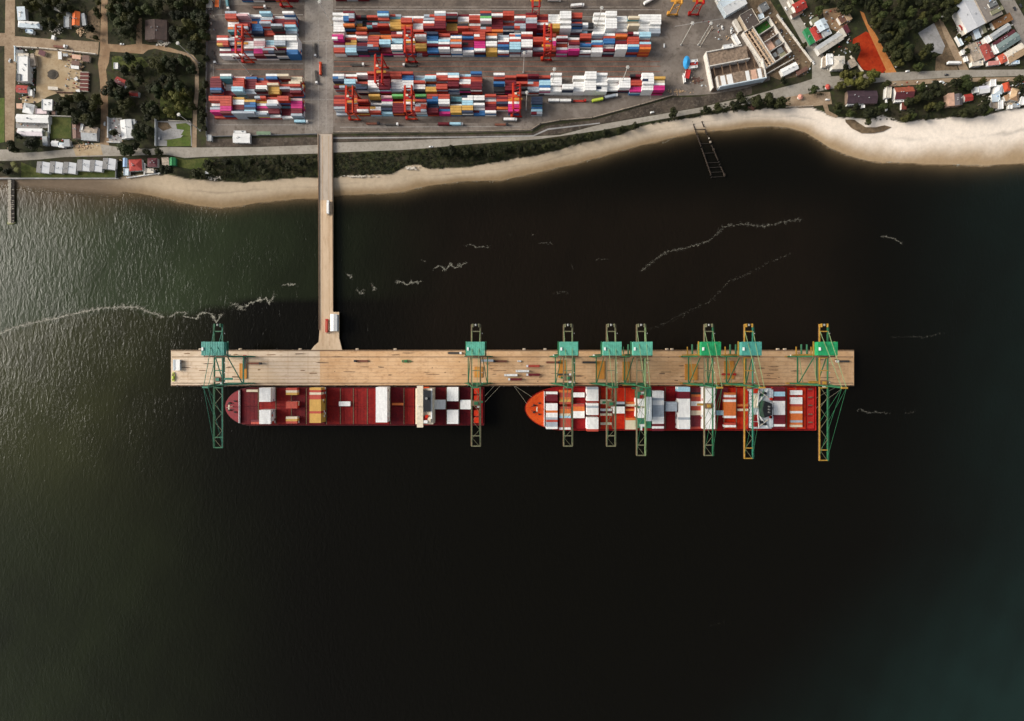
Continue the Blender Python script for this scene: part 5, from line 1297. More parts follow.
house(959.5,40.5,2.8,11,28,RPB,'long pale blue container cabin beside the eastern dirt street','flat',2.8,cat='cabin')
house(963.3,52,4,5,25,RW,'small white hut at the eastern dirt street','flat',2.8,cat='hut')
house(966,59,2.5,5,20,RW,'tiny white hut below the small white one','flat',2.5,cat='hut')
# south of the coast road, east
house(862,97,30,13,0,rm('plum', (.055,.032,.04), .3),'long dark plum roof among trees above the beach','gable',4.2,1.8,'x',roof2=rm('plum', (.055,.032,.04)),wall='brown')
house(855,104,16,2.5,3,RG,'thin grey terrace roof below the long plum roof','flat',3,cat='terrace')
house(904,93,19,12,3,rm('rust_red', (.28,.07,.035), .3),'rust red gabled house with dark front slope above the beach','gable',4.4,2.2,'x',roof2=RMA)  # shade of the front slope put into its darker roof colour
house(888.5,92.5,5,11,-4,RBE,'pale block left of the rust red gabled house','flat',4.6)
house(899,101,9,2.5,2,RW,'white terrace in front of the rust red house','flat',2.8,cat='terrace')
house(904,106,5,7,0,rm('dull_red', (.17,.04,.028)),'dull red low roof below the white terrace','shed',2.6,.4,cat='shed')
house(951,99.5,6.5,12.5,6,RPI,'peach roofed house half beside the round trees','shed',5,.7,wall='peach')
house(958.5,99.5,7.5,11.5,4,rm('dark_slate', (.11,.095,.10)),'dark slate roof joined to the peach roofed house','gable',5,1.2,'y',wall='peach',roof2=rm('dark_slate', (.11,.095,.10)))
house(968.5,97.5,8.5,7,10,RR,'small red roof between the slate house and white row','gable',3.4,1)
house(976.5,90,4,5.5,4,RW,'white block at the west end of the white house row','flat',4)
house(984.5,89.3,10.5,7.5,7,rm('lilac_white', (.60,.59,.64)),'lilac white roof of the white house row','gable',4,.9,'x',roof2=RW)
house(993,83,5,7,2,RW,'slim white tower at the east of the white house row','flat',5.5,cat='building')
house(998.5,89.5,8,9,-4,RW,'white hipped house beside the orange red roof','hip',4.4,1.2,roof2=RPB)
house(995.5,98,8,8,6,RPB,'pale house below the white hipped one','flat',4)
house(994,104.5,5,8,3,RRU,'grey balcony roof at the beach end of the pale house','flat',3.2,wall='grey')
house(1000.5,104.5,4.5,9,2,RW,'white beach house wing right of the balcony roof','flat',4)
house(1006.5,87,7,9,15,rm('bright_orange_red', (.50,.075,.03)),'orange red roof beside the white hipped house','hip',4,1.4,roof2=rm('bright_orange_red', (.50,.075,.03)))
house(1015,94.5,9,12,-12,RTA,'tan hipped roof near the east edge','hip',4.4,2,roof2=rm('dark_tan', (.3,.18,.10)))
house(1007.5,97.5,6,6,20,rm('dark_tan', (.3,.18,.10)),'small brown roof left of the tan hipped roof','hip',3.4,1,roof2=RTA)
house(1022,101,4,8,-15,RW,'white slanted roof at the very east edge','flat',4)
house(1016,105.5,7,4,4,RG,'grey low roof at the beach edge east','flat',2.8)
house(1010,107,3.5,4,0,RW,'tiny white beach kiosk left of the grey low roof','flat',2.6,cat='kiosk')
house(863,106.5,3,3,0,RW,'tiny white hut in the dark trees above the beach','flat',2.4,cat='hut')
def parasol(m):
    def f(rt):
        n = 10; P = [(3.1 * math.cos(2 * math.pi * t / n), 3.1 * math.sin(2 * math.pi * t / n)) for t in range(n)]
        b = MB()
        for i in range(n): b.quad([(*P[i], 2.6), (*P[(i + 1) % n], 2.6), (0, 0, 4.2)], m)
        b.build('roof', rt)
        b = MB(); b.cyl((0, 0, 0), (0, 0, 2.6), 2.0, 2.0, WALLS['white'], 10); b.build('wall', rt)
    return f
simple('round_kiosk', 'round salmon roofed kiosk on the bare plot above the beach', 'kiosk', 799, 98, GZ, 0, parasol(rm('salmon_light', (.62,.28,.2))))
simple('round_kiosk', 'round red roofed kiosk beside the road bend', 'kiosk', 826.3, 88, GZ, 0, parasol(rm('kiosk_red', (.46,.08,.06))))

# ------------------------------------------------------------------ walls, fences
def wall(pts, label, m=M_shell, h=2.4, t=.4, cat='wall', nm='boundary_wall'):
    P = [W(x, y) for x, y in pts]; o = empty(nm, *P[0], GZ); tag(o, label, cat)
    for p, q in zip(P, P[1:]):
        b = MB(); b.beam((p[0] - P[0][0], p[1] - P[0][1], h / 2), (q[0] - P[0][0], q[1] - P[0][1], h / 2), t, h, m); b.build('wall_panel', o)
        d = math.hypot(q[0] - p[0], q[1] - p[1]); k = MB()
        for i in range(max(2, int(d / 6))):
            u = i / max(1, int(d / 6) - 1) if int(d / 6) > 1 else i
            k.box(p[0] - P[0][0] + (q[0] - p[0]) * u, p[1] - P[0][1] + (q[1] - p[1]) * u, 0, t + .2, t + .2, h + .2, m)
        k.build('post', o)
wall([(16,47.5),(40,49),(60,50.8),(97,55)], 'long pale wall along the dirt street north of the sand lot', RBE, 2.4, .9)
wall([(17,48),(17,62)], 'pale blue wall end at the western dirt street corner', RPB, 2.6, 1.2)
wall([(50.3,117),(50.3,133)], 'white wall at the left of the square lawn', RW, 2.2, .7)
wall([(50.5,116.3),(72,117)], 'grey wall at the top of the square lawn', M_shell, 1.8, .6)
wall([(58,93),(82,93.4)], 'brown wall closing the sand lot on the south', RBR, 2.2, .6)
wall([(109,118),(109,138)], 'white wall beside the second dirt street', RW, 2.2, .6)
wall([(108.5,142.5),(121,143)], 'white low wall at the bottom of the white house plot', RW, 1.8, .6)
wall([(156.3,120),(156.3,146)], 'white fence at the west of the concrete lot', RW, 2.2, .5, 'fence', 'lot_fence')
wall([(170,121.3),(191,122)], 'pale fence at the top of the concrete lot', RBE, 2.2, .4, 'fence', 'lot_fence')
wall([(117,165),(117,178)], 'dark hedge wall at the east of the beach cottages', RGD, 2, .6)
wall([(128,178),(160,173.5)], 'white sea wall in front of the beach houses', RW, 1.2, .8)
wall([(145.5,164),(145.5,175)], 'white wall between the red and maroon beach houses', RW, 2, .7)
wall([(333.5,132.6),(420,132),(470,131.6),(531,130)], 'low pale yard fence along the south lane', RRU, 1.6, .5, 'fence', 'yard_fence')
wall([(207.5,137),(317,134.3)], 'low dark yard fence along the western ditch', RGD, 1.6, .5, 'fence', 'yard_fence')
wall([(531,130),(540,124),(560,120.5),(592,118),(640,105),(672,95.6)], 'yard wall following the ditch around the yard bend', RRU, 1.6, .6, 'fence', 'yard_fence')
wall([(207.3,0),(207.3,136)], 'green mesh fence along the western yard edge', RGD, 2.2, .3, 'fence', 'yard_fence')
wall([(776.5,16),(811,62)], 'pale wall along the west side of the diagonal street', M_shell, 2.4, .8)
wall([(885,88),(885.5,111)], 'white wall running down to the beach', RW, 2.2, .7)
wall([(756,38),(777,92)] if False else [(744,40),(764,76),(792,60)], 'tan wall around the back of the ruin', M_shell, 3, .7)
wall([(850,57),(862,72)], 'pale wall left of the clay court', RBE, 2, .5)
wall([(786,107.3),(812,106.2)], 'broken stone wall above the beach near the kiosk', RRU, 1.2, .8)
wall([(712,27),(700,47)], 'low chain kerb crossing the apron', RBE, .5, .5, 'kerb', 'apron_kerb')

# ------------------------------------------------------------------ old piers
M_wood = mat('weathered_wood', (.40,.36,.29), .9, .4, .6); M_wdark = mat('dark_wood', (.026,.02,.016), .9, .3, .6)
def pier():
    x, y = W(10.5, 200, 1.8); rt = empty('old_pier', x, y, 0); tag(rt, 'narrow weathered pier with missing planks at the west shore', 'pier')
    b = MB(); rr = random.Random(5)
    for i in range(46):
        yy = 25 - i * 1.12
        b.box(-1.2 + rr.uniform(-.25, .25), yy, 1.7, 3.6 + rr.uniform(-.4, .4), .85, .16, M_wood)
        if rr.random() < .55: b.box(2.6, yy, 1.6, 2.6 + rr.uniform(-.6, .6), .5, .2, M_wdark if rr.random() < .5 else M_wood)
    b.build('deck', rt)
    for i in range(12):
        for sx in (-2.6, 3.4):
            b = MB(); b.cyl((sx, 24 - i * 4.5, -5), (sx, 24 - i * 4.5, 2.1), .3, .28, M_wdark, 6); b.build('pile', rt)
    b = MB(); b.box(.6, 0, 1.2, 6.5, 50, .12, M_wdark); b.build('frame', rt)
pier()
def ruined_jetty():
    x0, y0 = W(696, 118, 2); rt = empty('ruined_jetty', x0, y0, 0)
    tag(rt, 'dark broken jetty of two pile rows standing off the beach below the warehouse', 'jetty'); rr = random.Random(4)
    rows = []
    for (a, c) in (((691,117),(712,177)), ((700,117),(725,176))):
        p, q = W(*a, 2), W(*c, 2); rows.append(((p[0] - x0, p[1] - y0), (q[0] - x0, q[1] - y0)))
    at = lambda r, t: (rows[r][0][0] + (rows[r][1][0] - rows[r][0][0]) * t, rows[r][0][1] + (rows[r][1][1] - rows[r][0][1]) * t)
    n = 26
    for r in (0, 1):
        for i in range(n):
            x, y = at(r, i / (n - 1)); b = MB(); b.cyl((x, y, -6), (x + rr.uniform(-.3, .3), y, 2 + rr.uniform(-.5, .8)), .6, .5, M_wdark, 7); b.build('pile', rt)
        b = MB()
        for i in range(n - 1):
            if rr.random() < .8: b.beam((*at(r, i / (n - 1)), 1.5), (*at(r, (i + 1) / (n - 1)), 1.5), .8, .45, M_wbrown)
        b.build('cross_head', rt)
    for i in range(1, n, 2):
        if rr.random() < .75:
            t = i / (n - 1); b = MB(); b.beam((*at(0, t), 1.0), (*at(1, t), 1.0 - rr.uniform(0, .5)), .5, .4, M_wdark); b.build('cross_beam', rt)
    for t, m, w in ((.42, RRU, 1.5), (.55, M_wbrown, 1.8), (.36, RBE, .9), (.98, M_wbrown, 1.6)):
        x, y = at(1, t); b = MB(); b.box(x, y, 1.0, w, w * 1.3, 1.4, m); b.build('pile_cap', rt)
M_wbrown = mat('brown_wood', (.042,.029,.02), .9, .4, .6)
ruined_jetty()

# ------------------------------------------------------------------ trees
def leaf_mat(nm, c, c2):
    m = bpy.data.materials.new(nm); m.use_nodes = True; nt = m.node_tree; n = nt.nodes; l = nt.links
    b = n['Principled BSDF']; b.inputs['Roughness'].default_value = .75; b.inputs['Specular IOR Level'].default_value = .2
    geo = n.new('ShaderNodeNewGeometry'); no = n.new('ShaderNodeTexNoise'); no.inputs['Scale'].default_value = .45; no.inputs['Detail'].default_value = 5
    l.new(geo.outputs['Position'], no.inputs['Vector'])
    oi = n.new('ShaderNodeObjectInfo')
    ad = n.new('ShaderNodeMath'); ad.operation = 'MULTIPLY_ADD'; l.new(oi.outputs['Random'], ad.inputs[0]); ad.inputs[1].default_value = .5; l.new(no.outputs[0], ad.inputs[2])
    r = n.new('ShaderNodeMapRange'); r.inputs[1].default_value = .45; r.inputs[2].default_value = 1.1; l.new(ad.outputs[0], r.inputs[0])
    mx = n.new('ShaderNodeMix'); mx.data_type = 'RGBA'; l.new(r.outputs[0], mx.inputs[0]); mx.inputs[6].default_value = (*c, 1); mx.inputs[7].default_value = (*c2, 1)
    l.new(mx.outputs[2], b.inputs['Base Color'])
    return m
LEAF = {'dark green': leaf_mat('leaf_dark', (.010,.012,.004), (.034,.037,.010)), 'olive green': leaf_mat('leaf_olive', (.026,.028,.007), (.075,.070,.016)), 'mid green': leaf_mat('leaf_mid', (.015,.022,.006), (.045,.055,.013)), 'yellow green': leaf_mat('leaf_yellow', (.06,.068,.012), (.14,.13,.03))}
M_bark = mat('bark', (.09,.07,.05), .9, .3, 2)
def crown_mesh(seed, leaf, lobes=11, per=150, R0=4.2, low=False):
    rr = random.Random(seed); b = MB()
    cs = []
    for i in range(lobes):
        t = rr.uniform(0, 2 * math.pi); q = R0 * .62 * math.sqrt(rr.random())
        z = (rr.uniform(.8, 2.2) if low else rr.uniform(4.0, 8.0) - q * .35)
        cs.append((q * math.cos(t), q * math.sin(t), z, rr.uniform(1.1, 2.0) * R0 / 4.2))
    for cx, cy, cz, r in cs:
        for k in range(per):
            u = rr.uniform(-.5, 1); t = rr.uniform(0, 2 * math.pi); s = math.sqrt(max(0, 1 - u * u)); q = r * rr.uniform(.65, 1.12)
            p = Vector((cx + q * s * math.cos(t), cy + q * s * math.sin(t), cz + q * u * .8))
            n = Vector((s * math.cos(t) + rr.uniform(-.7, .7), s * math.sin(t) + rr.uniform(-.7, .7), u + rr.uniform(-.3, .9))).normalized()
            a = n.orthogonal().normalized(); a.rotate(Matrix.Rotation(rr.uniform(0, 6.3), 3, n)); c = n.cross(a)
            w = rr.uniform(.28, .55); h = w * rr.uniform(.5, .9)
            b.quad([p - a * w, p - c * h, p + a * w, p + c * h], leaf)
    o = b.build('crown'); me = o.data; bpy.data.objects.remove(o); return me
def trunk_mesh(seed):
    rr = random.Random(seed); b = MB(); b.cyl((0, 0, -.2), (0, 0, 4.2), .38, .22, M_bark, 7, False)
    for k in range(5):
        t = k * 1.26 + rr.random(); b.cyl((0, 0, 2.6 + .3 * k), (2.2 * math.cos(t), 2.2 * math.sin(t), 5.2 + .3 * k), .16, .05, M_bark, 5, False)
    o = b.build('trunk'); me = o.data; bpy.data.objects.remove(o); return me
CROWNS = {k: [crown_mesh(i * 7 + j, v) for j in range(4)] for i, (k, v) in enumerate(LEAF.items())}
BUSH = {k: [crown_mesh(100 + i * 7 + j, v, 8, 110, 3.0, True) for j in range(3)] for i, (k, v) in enumerate(LEAF.items())}
TRUNKS = [trunk_mesh(i) for i in range(4)]
rt_ = random.Random(21)
def tree(px, py, r, kind, label, group=None, zc=6.0, bush=False):
    x, y = W(px, py, GZ + (zc if not bush else 1.5)); s = L(r) / (4.6 if not bush else 3.2)
    rt = empty('shrub' if bush else 'broadleaf_tree', x, y, GZ - .3, rt_.uniform(0, 6.28), (s, s, min(s, 1.5) * rt_.uniform(.85, 1.1)))
    tag(rt, label, 'shrub' if bush else 'tree', group)
    if not bush:
        o = bpy.data.objects.new('trunk', rt_.choice(TRUNKS)); COL.objects.link(o); o.parent = rt
    o = bpy.data.objects.new('crown' if not bush else 'foliage', rt_.choice((BUSH if bush else CROWNS)[kind])); COL.objects.link(o); o.parent = rt
    return rt
ROADS_EX = [[(-5,30),(16,30),(16,48),(-5,48)], [(4,-5),(17,-5),(17,150),(4,150)], [(99,-5),(110,-5),(110,148),(98,148)], [(14,34),(100,40),(100,57),(14,48)]]
def grove(poly, step, r, kinds, name, holes=(), seed=0, bush=False):
    rr = random.Random(seed); ys_ = [p[1] for p in poly]; xs2 = [p[0] for p in poly]
    y = min(ys_) + step * .4; row = 0
    while y < max(ys_):
        row += 1; cnt = 0
        x = min(xs2) + (step * .5 if row % 2 else 0)
        while x < max(xs2):
            qx, qy = x + rr.uniform(-.3, .3) * step, y + rr.uniform(-.3, .3) * step
            if inpoly(qx, qy, poly) and rr.random() > .18 and not any(hx - 0 < qx < hx2 and hy < qy < hy2 for hx, hy, hx2, hy2 in holes):
                cnt += 1; k = rr.choice(kinds); rad = r * rr.uniform(.72, 1.25)
                tree(qx, qy, rad, k, '%s %s in %s, %s row, %s from west' % (k, 'shrub' if bush else 'tree', name, ORD[row], ORD[cnt]), 'trees in ' + name, bush=bush)
            x += step
        y += step * .86
grove([(30,-4),(72,-4),(70,12),(63,14),(62,26),(50,31),(44,34),(40,28),(42,18),(28,10)], 8.5, 5, ['olive green','olive green','dark green'], 'the northwest grove', [(54,6,60,13)], 1)
grove([(86,-4),(99,-4),(97,38),(88,40),(86,24)], 8.5, 4, ['dark green','olive green'], 'the plot behind the orange house', [], 2)
grove([(110,-4),(206,-4),(205,62),(196,52),(182,47),(176,44),(170,16),(142,14),(136,22),(134,42),(110,40)], 10, 6.5, ['dark green','dark green','mid green','olive green'], 'the northern grove', [(186,40,192,46)], 3)
grove([(110,56),(145,56),(160,50),(178,56),(192,63),(192,90),(160,90),(160,116),(152,118),(150,140),(136,144),(134,120),(128,118),(112,112),(108,85)], 9.6, 6.2, ['dark green','dark green','olive green','mid green'], 'the central grove', [(140,60,152,68),(170,70,180,78),(113,62,119,70),(115,77,128,89),(130,90,139,97)], 4)
grove([(162,91),(192,91),(192,116),(164,117)], 8.2, 5.2, ['yellow green','olive green','olive green'], 'the olive thicket by the dirt track', [], 5)
grove([(58,95),(98,95),(99,124),(93,126),(74,121),(71,114),(57,113)], 9, 5.8, ['dark green','dark green','olive green'], 'the thicket behind the sand lot', [], 6)
grove([(200,0),(206,0),(206,146),(200,146)], 8, 4, ['dark green','dark green','olive green'], 'the western yard fence line', [], 7)
grove([(829,-4),(956,-4),(952,22),(936,18),(917,31),(928,52),(934,66),(898,70),(875,30),(864,9),(848,10),(832,6)], 9.4, 6.4, ['dark green','dark green','dark green','mid green','olive green'], 'the northeast forest', [(875,20,881,26)], 8)
grove([(803,-4),(829,-4),(830,8),(822,10),(812,16),(806,14)], 8.5, 4.8, ['dark green','mid green'], 'the gardens by the red top house', [], 9)
grove([(839,73),(884,73),(884,90),(856,91),(840,88)], 8.6, 6, ['olive green','yellow green','olive green'], 'the olive canopy under the clay court', [], 10)
grove([(836,103),(850,106),(884,106),(884,120),(872,124),(850,119),(833,115)], 8.6, 5.6, ['dark green','dark green','mid green'], 'the grove below the plum roof', [(861,105,866,109)], 11)
grove([(906,101),(915,86),(935,84),(945,92),(945,116),(928,121),(903,122),(902,112)], 8.6, 5.4, ['dark green','mid green','olive green'], 'the grove right of the rust house', [], 12)
grove([(957,108),(970,104),(988,101),(990,114),(975,116),(960,117),(946,118),(946,112)], 8.0, 5.0, ['dark green','dark green','mid green'], 'the grove below the red roof', [], 13)
grove([(955,24),(962,34),(974,38),(983,34),(970,40),(958,36)], 7, 3.4, ['dark green','olive green'], 'the yard by the large metal roof', [], 14)
grove([(-10,160),(10,162),(12,176),(-10,176)], 8, 5, ['dark green','mid green'], 'the western shore garden', [], 15)
SINGLE = [(14.5,147,6.5,'dark green','dark broad tree at the corner of western dirt street and coast road'),(34,144,8.5,'dark green','big dark round tree left of the white roof cluster'),(18,136,4,'dark green','small dark tree at the south end of the western dirt street'),(127,150.5,9.5,'mid green','broad mid green tree spreading over the coast road'),(114,133,4.5,'dark green','dark small tree below the white wall by the second dirt street'),
 (136,146,5,'dark green','dark tree right of the broad tree on the coast road'),(147,152.5,4.5,'dark green','dark round tree north of the maroon roof'),(158.5,152.5,4.8,'dark green','dark round tree at the coast road start'),(167.5,170.5,7,'dark green','dark tree above the beach left of the shore bush'),(196,174,6,'dark green','dark shore tree leaning over the sand'),
 (209,163,5,'dark green','dark tree on the grass bank by the coast road'),(213,171.5,6,'dark green','dark bushy tree behind the white scrub hut'),(672.5,114,6,'dark green','dark round tree between coast road and beach, alone'),(741,98,7,'dark green','dark tree north of the beach notch'),(733,106,6,'dark green','dark tree left of the beach notch'),(718,108,5.5,'dark green','low dark tree left of the notch trees'),(706,110.5,5,'dark green','low dark tree above the jetty heads'),
 (756,102,7,'dark green','dark tree right of the beach notch, first'),(768,100.5,7.5,'dark green','dark tree right of the beach notch, second'),(779,103.5,6.5,'dark green','dark tree right of the beach notch, third'),(854,49.5,6,'dark green','dark tree biting into the clay court'),(953.5,84,6,'dark green','smaller round dark tree north of the peach house'),(966,83.5,9,'mid green','larger round tree north of the small red roof'),
 (1019,79,5,'dark green','dark tree on the coast road near the east edge'),(984,79.5,4,'olive green','olive tree above the lilac white roof'),(968.5,50.5,3.5,'dark green','small tree in the court of the stained concrete roof'),(888,83,4.5,'dark green','dark tree left of the rust red gable'),(846,66,4,'dark green','dark tree below the clay court wall'),(815,89,5,'mid green','flat green tree beside the red kiosk'),(784,80,4.5,'dark green','dark tree in front of the bright white hall'),(1022,88,4,'dark green','dark tree beside the tan hipped roof'),(935,55,4,'dark green','dark tree at the tip of the grey lot'),(804,45,4,'dark green','dark tree below the green roof'),(849,75,4.5,'yellow green','bright yellow green tree under the beige roof'),(185,27,4.5,'yellow green','bright green tree in the northern grove edge')]
for px, py, r, k, lab in SINGLE: tree(px, py, r, k, lab)
def palm(rt):
    b = MB(); b.cyl((0, 0, -.2), (.4, .2, 6.5), .28, .18, M_bark, 7); b.build('trunk', rt)
    b = MB(); rr = random.Random(2)
    for k in range(17):
        t = k * 2 * math.pi / 17 + rr.uniform(-.1, .1); ln = rr.uniform(3.6, 5.0); d = Vector((math.cos(t), math.sin(t), 0)); s = Vector((-d.y, d.x, 0))
        for i in range(5):
            f0, f1 = i / 5, (i + 1) / 5
            p0 = Vector((.4, .2, 6.5)) + d * ln * f0 + Vector((0, 0, .9 * f0 - 2.2 * f0 ** 2)); p1 = Vector((.4, .2, 6.5)) + d * ln * f1 + Vector((0, 0, .9 * f1 - 2.2 * f1 ** 2))
            w0, w1 = .55 * (1 - f0) + .1, .55 * (1 - f1) + .08
            b.quad([p0 - s * w0, p1 - s * w1, p1 + s * w1, p0 + s * w0], LEAF['yellow green'])
    b.build('crown', rt)
simple('palm_tree', 'yellow green palm at the head of the old western pier', 'palm', 18.5, 166.5, GZ, 0, palm)
simple('palm_tree', 'young palm beside the west corner of the shore garden', 'palm', 22, 172, GZ, 40, palm)

# coastal scrub : nobody could count it
def scrub(name, poly, dens, label, hgt=1.6, seed=0, kinds=('dark green','dark green','olive green','mid green'), clump=1.0):
    rr = random.Random(seed); b = MB(); xs2 = [p[0] for p in poly]; ys_ = [p[1] for p in poly]
    n = int((max(xs2) - min(xs2)) * (max(ys_) - min(ys_)) * dens / 24)
    for _ in range(n):
        px, py = rr.uniform(min(xs2), max(xs2)), rr.uniform(min(ys_), max(ys_))
        if not inpoly(px, py, poly): continue
        x, y = W(px, py); r = rr.uniform(.8, 1.9) * clump; k = LEAF[rr.choice(kinds)]; hh = hgt * rr.uniform(.3, 1)
        for i in range(24):
            t = rr.uniform(0, 6.283); q = r * math.sqrt(rr.random()); z = GZ - .3 + hh * rr.uniform(.4, 1) * (1 - .4 * (q / r) ** 2)
            p = Vector((x + q * math.cos(t), y + q * math.sin(t), z))
            nn = Vector((rr.uniform(-.8, .8), rr.uniform(-.8, .8), 1)).normalized(); a = nn.orthogonal().normalized(); a.rotate(Matrix.Rotation(rr.uniform(0, 6.3), 3, nn)); c = nn.cross(a); w = rr.uniform(.25, .5)
            b.quad([p - a * w, p - c * w * .7, p + a * w, p + c * w * .7], k)
    o = b.build(name); tag(o, label, kind='stuff')
scrub('coastal_scrub', [(205,160),(230,157),(317,155),(317,177),(300,177),(262,180.5),(232,181.5),(205,179),(186,175),(200,168)], 7, 'dense dark scrub between the coast road and the beach, west of the bridge', 2.4, 1)
scrub('coastal_scrub', [(335,154),(400,151.5),(432,149.5),(460,147),(500,144),(540,141),(600,132),(640,124),(700,113.5),(700,116),(664,121.5),(640,127),(620,134),(600,139),(560,149),(540,154),(500,161.5),(462,167),(430,169),(416,163.5),(404,166.5),(390,174),(360,175),(335,177)], 7.5, 'dense dark scrub between the coast road and the beach, east of the bridge', 2.4, 2)
scrub('verge_scrub', [(700,109),(752,98),(790,98),(790,106),(760,109),(700,115.5)], 6, 'low dark scrub above the jetties', 1.6, 3)
scrub('verge_scrub', [(808,89),(826,86),(824,95),(810,96)], 6, 'green shrub patch beside the red kiosk', 1.2, 4, ('mid green','olive green'))
scrub('verge_scrub', [(117,160),(121,160),(121,178),(117,178)], 8, 'green hedge growth at the east of the beach cottages', 1.8, 5, ('mid green','dark green'))
scrub('grove_undergrowth', [(110,-4),(206,-4),(206,60),(190,50),(176,44),(150,43),(110,42)], 2.2, 'dark undergrowth of the northern grove', 1.0, 6)
scrub('grove_undergrowth', [(110,55),(145,56),(160,50),(190,60),(192,118),(155,120),(150,143),(136,144),(132,118),(110,114)], 2.2, 'dark undergrowth of the central grove', 1.0, 7)
scrub('grove_undergrowth', [(829,-4),(956,-4),(952,22),(934,20),(917,31),(930,52),(934,70),(898,72),(875,30),(864,9),(832,6)], 2.2, 'dark undergrowth of the northeast forest', 1.0, 8)
scrub('grove_undergrowth', [(886,86),(946,84),(985,82),(1024,80),(1024,90),(990,112),(946,118),(900,121),(840,117),(836,100),(886,104)], 2.0, 'mixed garden growth between the coast road and the beach', 1.0, 9)
scrub('grove_undergrowth', [(16,-4),(100,-4),(99,40),(60,36),(16,33)], 1.6, 'olive undergrowth of the northwest grove', .9, 10, ('olive green','olive green','dark green'))
for i, (px, py, r) in enumerate(((440,153,5),(452,152,6),(466,153,6),(480,151,5),(492,155,5),(505,150,4.5),(520,151,5),(533,147,4.5),(546,147,5),(560,143,4.5),(575,139,4.5),(590,136.5,4.5),(605,133,4.5),(620,129.5,4.5),(634,126,4.5))):
    tree(px, py, r, 'dark green', 'dark shore tree east of the bridge, %s of the line counted from the bridge' % ORD[i + 1], 'shore trees east of the bridge', zc=4)
for i, (px, py, r) in enumerate(((228,163,5),(240,169,5.5),(252,163,5),(264,170,5.5),(278,163,5),(290,169,5),(303,163,5))):
    tree(px, py, r, 'dark green', 'dark shore tree west of the bridge, %s counted toward the bridge' % ORD[i + 1], 'shore trees west of the bridge', zc=4)

# rubble
def rubble(px, py, w, d, label, m, seed):
    rr = random.Random(seed); x, y = W(px, py); b = MB()
    for _ in range(60):
        s = rr.uniform(.3, 1.1); b.box(x + rr.gauss(0, L(w) / 4), y + rr.gauss(0, L(d) / 4), GZ, s * 1.4, s, s * .7, m, rr.uniform(0, 3))
    tag(b.build('rubble'), label, kind='stuff')
rubble(57,29,12,10,'pale rubble in the northwest grove', RBE, 1); rubble(80.5,32,9,9,'sandy rubble below the orange house', RTA, 2); rubble(82,147,16,6,'sand and planks beside the coast road', RTA, 3); rubble(164,44,9,4,'debris by the dirt track bend', RBE, 4); rubble(411,168,12,3,'broken pale rocks on the beach edge', RBE, 5)
rubble(214,178,14,4,'pale rocks at the scrub edge west of the bridge', RBE, 6); rubble(752,108,6,4,'brown driftwood in the beach notch', RBR, 7); rubble(360,176.5,40,1.2,'pale stones along the scrub edge east of the bridge', RBE, 8)
rubble(676,92,20,6,'sandy rubble at the corner of the yard', RTA, 9); rubble(1008,104,12,6,'beach clutter by the eastern houses', RBE, 10); rubble(697,80,12,8,'scattered debris west of the stained warehouse', RBR, 11)

def clutter(polys, n, label, seed):
    rr = random.Random(seed); b = MB(); ms = [RW, RBE, RG, RBR, RRU, RGD, RTA, RMA, RPB, RR]
    for poly in polys:
        xs2 = [p[0] for p in poly]; ys_ = [p[1] for p in poly]
        for _ in range(int(n * (max(xs2) - min(xs2)) * (max(ys_) - min(ys_)) / 100)):
            px, py = rr.uniform(min(xs2), max(xs2)), rr.uniform(min(ys_), max(ys_))
            if not inpoly(px, py, poly): continue
            x, y = W(px, py); b.box(x, y, GZ, rr.choice((.6, .9, 1.3, 2.2)), rr.choice((.5, .8, 1.2)), rr.uniform(.3, 1.6), rr.choice(ms), rr.uniform(0, 3.14))
    tag(b.build('yard_clutter'), label, kind='stuff')
clutter([[(17,49),(36,49),(36,104),(17,104)], [(17,122),(50,122),(50,139),(17,139)], [(52,139),(74,139),(74,148),(52,148)], [(72,141),(99,141),(99,147),(72,147)], [(108,118),(124,118),(124,142),(108,142)], [(66,50),(86,50),(86,92),(66,92)]], 7, 'household clutter scattered round the western village plots', 1)
clutter([[(120,160),(160,160),(160,176),(120,176)], [(205,0),(215,0),(215,30),(205,30)], [(150,36),(172,36),(172,47),(150,47)]], 7, 'household clutter round the beach houses and grove edge', 2)
clutter([[(772,14),(812,66),(806,76),(775,74),(758,40),(750,10)], [(690,76),(716,76),(716,90),(690,90)], [(700,18),(740,30),(735,42),(712,40)]], 4, 'debris and parts strewn round the ruin and warehouse', 3)
clutter([[(800,10),(850,10),(852,66),(826,70),(806,30)], [(955,22),(1012,24),(1024,60),(966,66)], [(970,80),(1024,80),(1024,108),(985,110)], [(884,84),(950,80),(950,86),(884,96)]], 6, 'household clutter round the eastern houses', 4)

# ------------------------------------------------------------------ the remaining boxes
yard_tops.sort(key=lambda t: -t[0] - .0001 * t[3] * 0)
room = 300 - N_IND[0]
NB = {n: i for i, n in enumerate(dict.fromkeys(t[4] for t in yard_tops))}
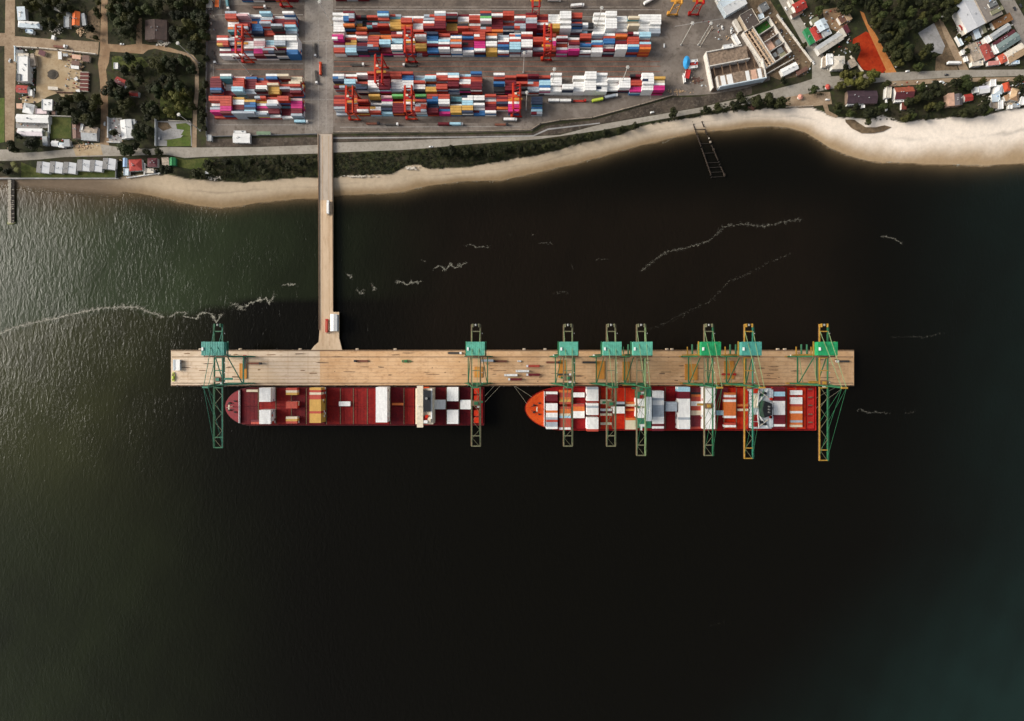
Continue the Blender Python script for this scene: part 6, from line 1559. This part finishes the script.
# largest = topmost, then nearest to the frame's middle
yard_tops.sort(key=lambda t: (-round(t[0], 2), math.hypot(t[2], t[3])))
for i, (z, c, x, y, nm, ci, ri) in enumerate(yard_tops):
    if i < room:
        add_container(c, x, y, z, 0, '%s container topping %s, %s column from west, %s row from north' % (CC[c][1], nm, ORD[ci], ORD[ri]), 'containers topping the yard stacks')
    else:
        stuff_box(c, x, y, z)
tag(STK.build('stacked_containers'), 'the many other stacked shipping containers in the yard and under the top ones', kind='stuff')

# ------------------------------------------------------------------ light, sky, camera
SUN_EL, SUN_AZ = R(27), R(-80)       # soft light from the northwest
wd = bpy.data.worlds.new('World'); scn.world = wd; wd.use_nodes = True
nt = wd.node_tree; bg = nt.nodes['Background']; sky = nt.nodes.new('ShaderNodeTexSky'); sky.sky_type = 'NISHITA'; sky.sun_disc = False
sky.sun_elevation = SUN_EL; sky.sun_rotation = SUN_AZ; sky.air_density = 1.0; sky.dust_density = 3.0; sky.ozone_density = 1.0
hs = nt.nodes.new('ShaderNodeHueSaturation'); hs.inputs['Saturation'].default_value = .45
nt.links.new(sky.outputs[0], hs.inputs['Color']); nt.links.new(hs.outputs[0], bg.inputs['Color']); bg.inputs['Strength'].default_value = .052
sl = bpy.data.lights.new('sun', 'SUN'); sl.energy = 1.5; sl.angle = R(30); sl.color = (1, .94, .85)
so = bpy.data.objects.new('sun', sl); COL.objects.link(so)
dv = Vector((math.sin(SUN_AZ) * math.cos(SUN_EL), math.cos(SUN_AZ) * math.cos(SUN_EL), math.sin(SUN_EL)))
so.rotation_euler = dv.to_track_quat('Z', 'Y').to_euler(); so.location = dv * 900
cd = bpy.data.cameras.new('camera'); co = bpy.data.objects.new('camera', cd); COL.objects.link(co)
co.location = (0, 0, H); co.rotation_euler = (0, 0, 0); cd.sensor_width = 36; cd.lens = 36 * H / (1024 * S); cd.clip_start = 1; cd.clip_end = 20000
scn.camera = co
scn.render.engine = 'CYCLES'
scn.view_settings.view_transform = 'Standard'; scn.view_settings.look = 'None'; scn.view_settings.gamma = 1; scn.view_settings.exposure = 1.5
scn.cycles.use_denoising = True
scn.cycles.max_bounces = 6; scn.cycles.transparent_max_bounces = 8
for o in scn.objects:
    if o.get('label') and len(o['label'].split()) > 16: print('LONG', len(o['label'].split()), o['label'])
print('individual containers', N_IND[0], 'objects', len(scn.objects))
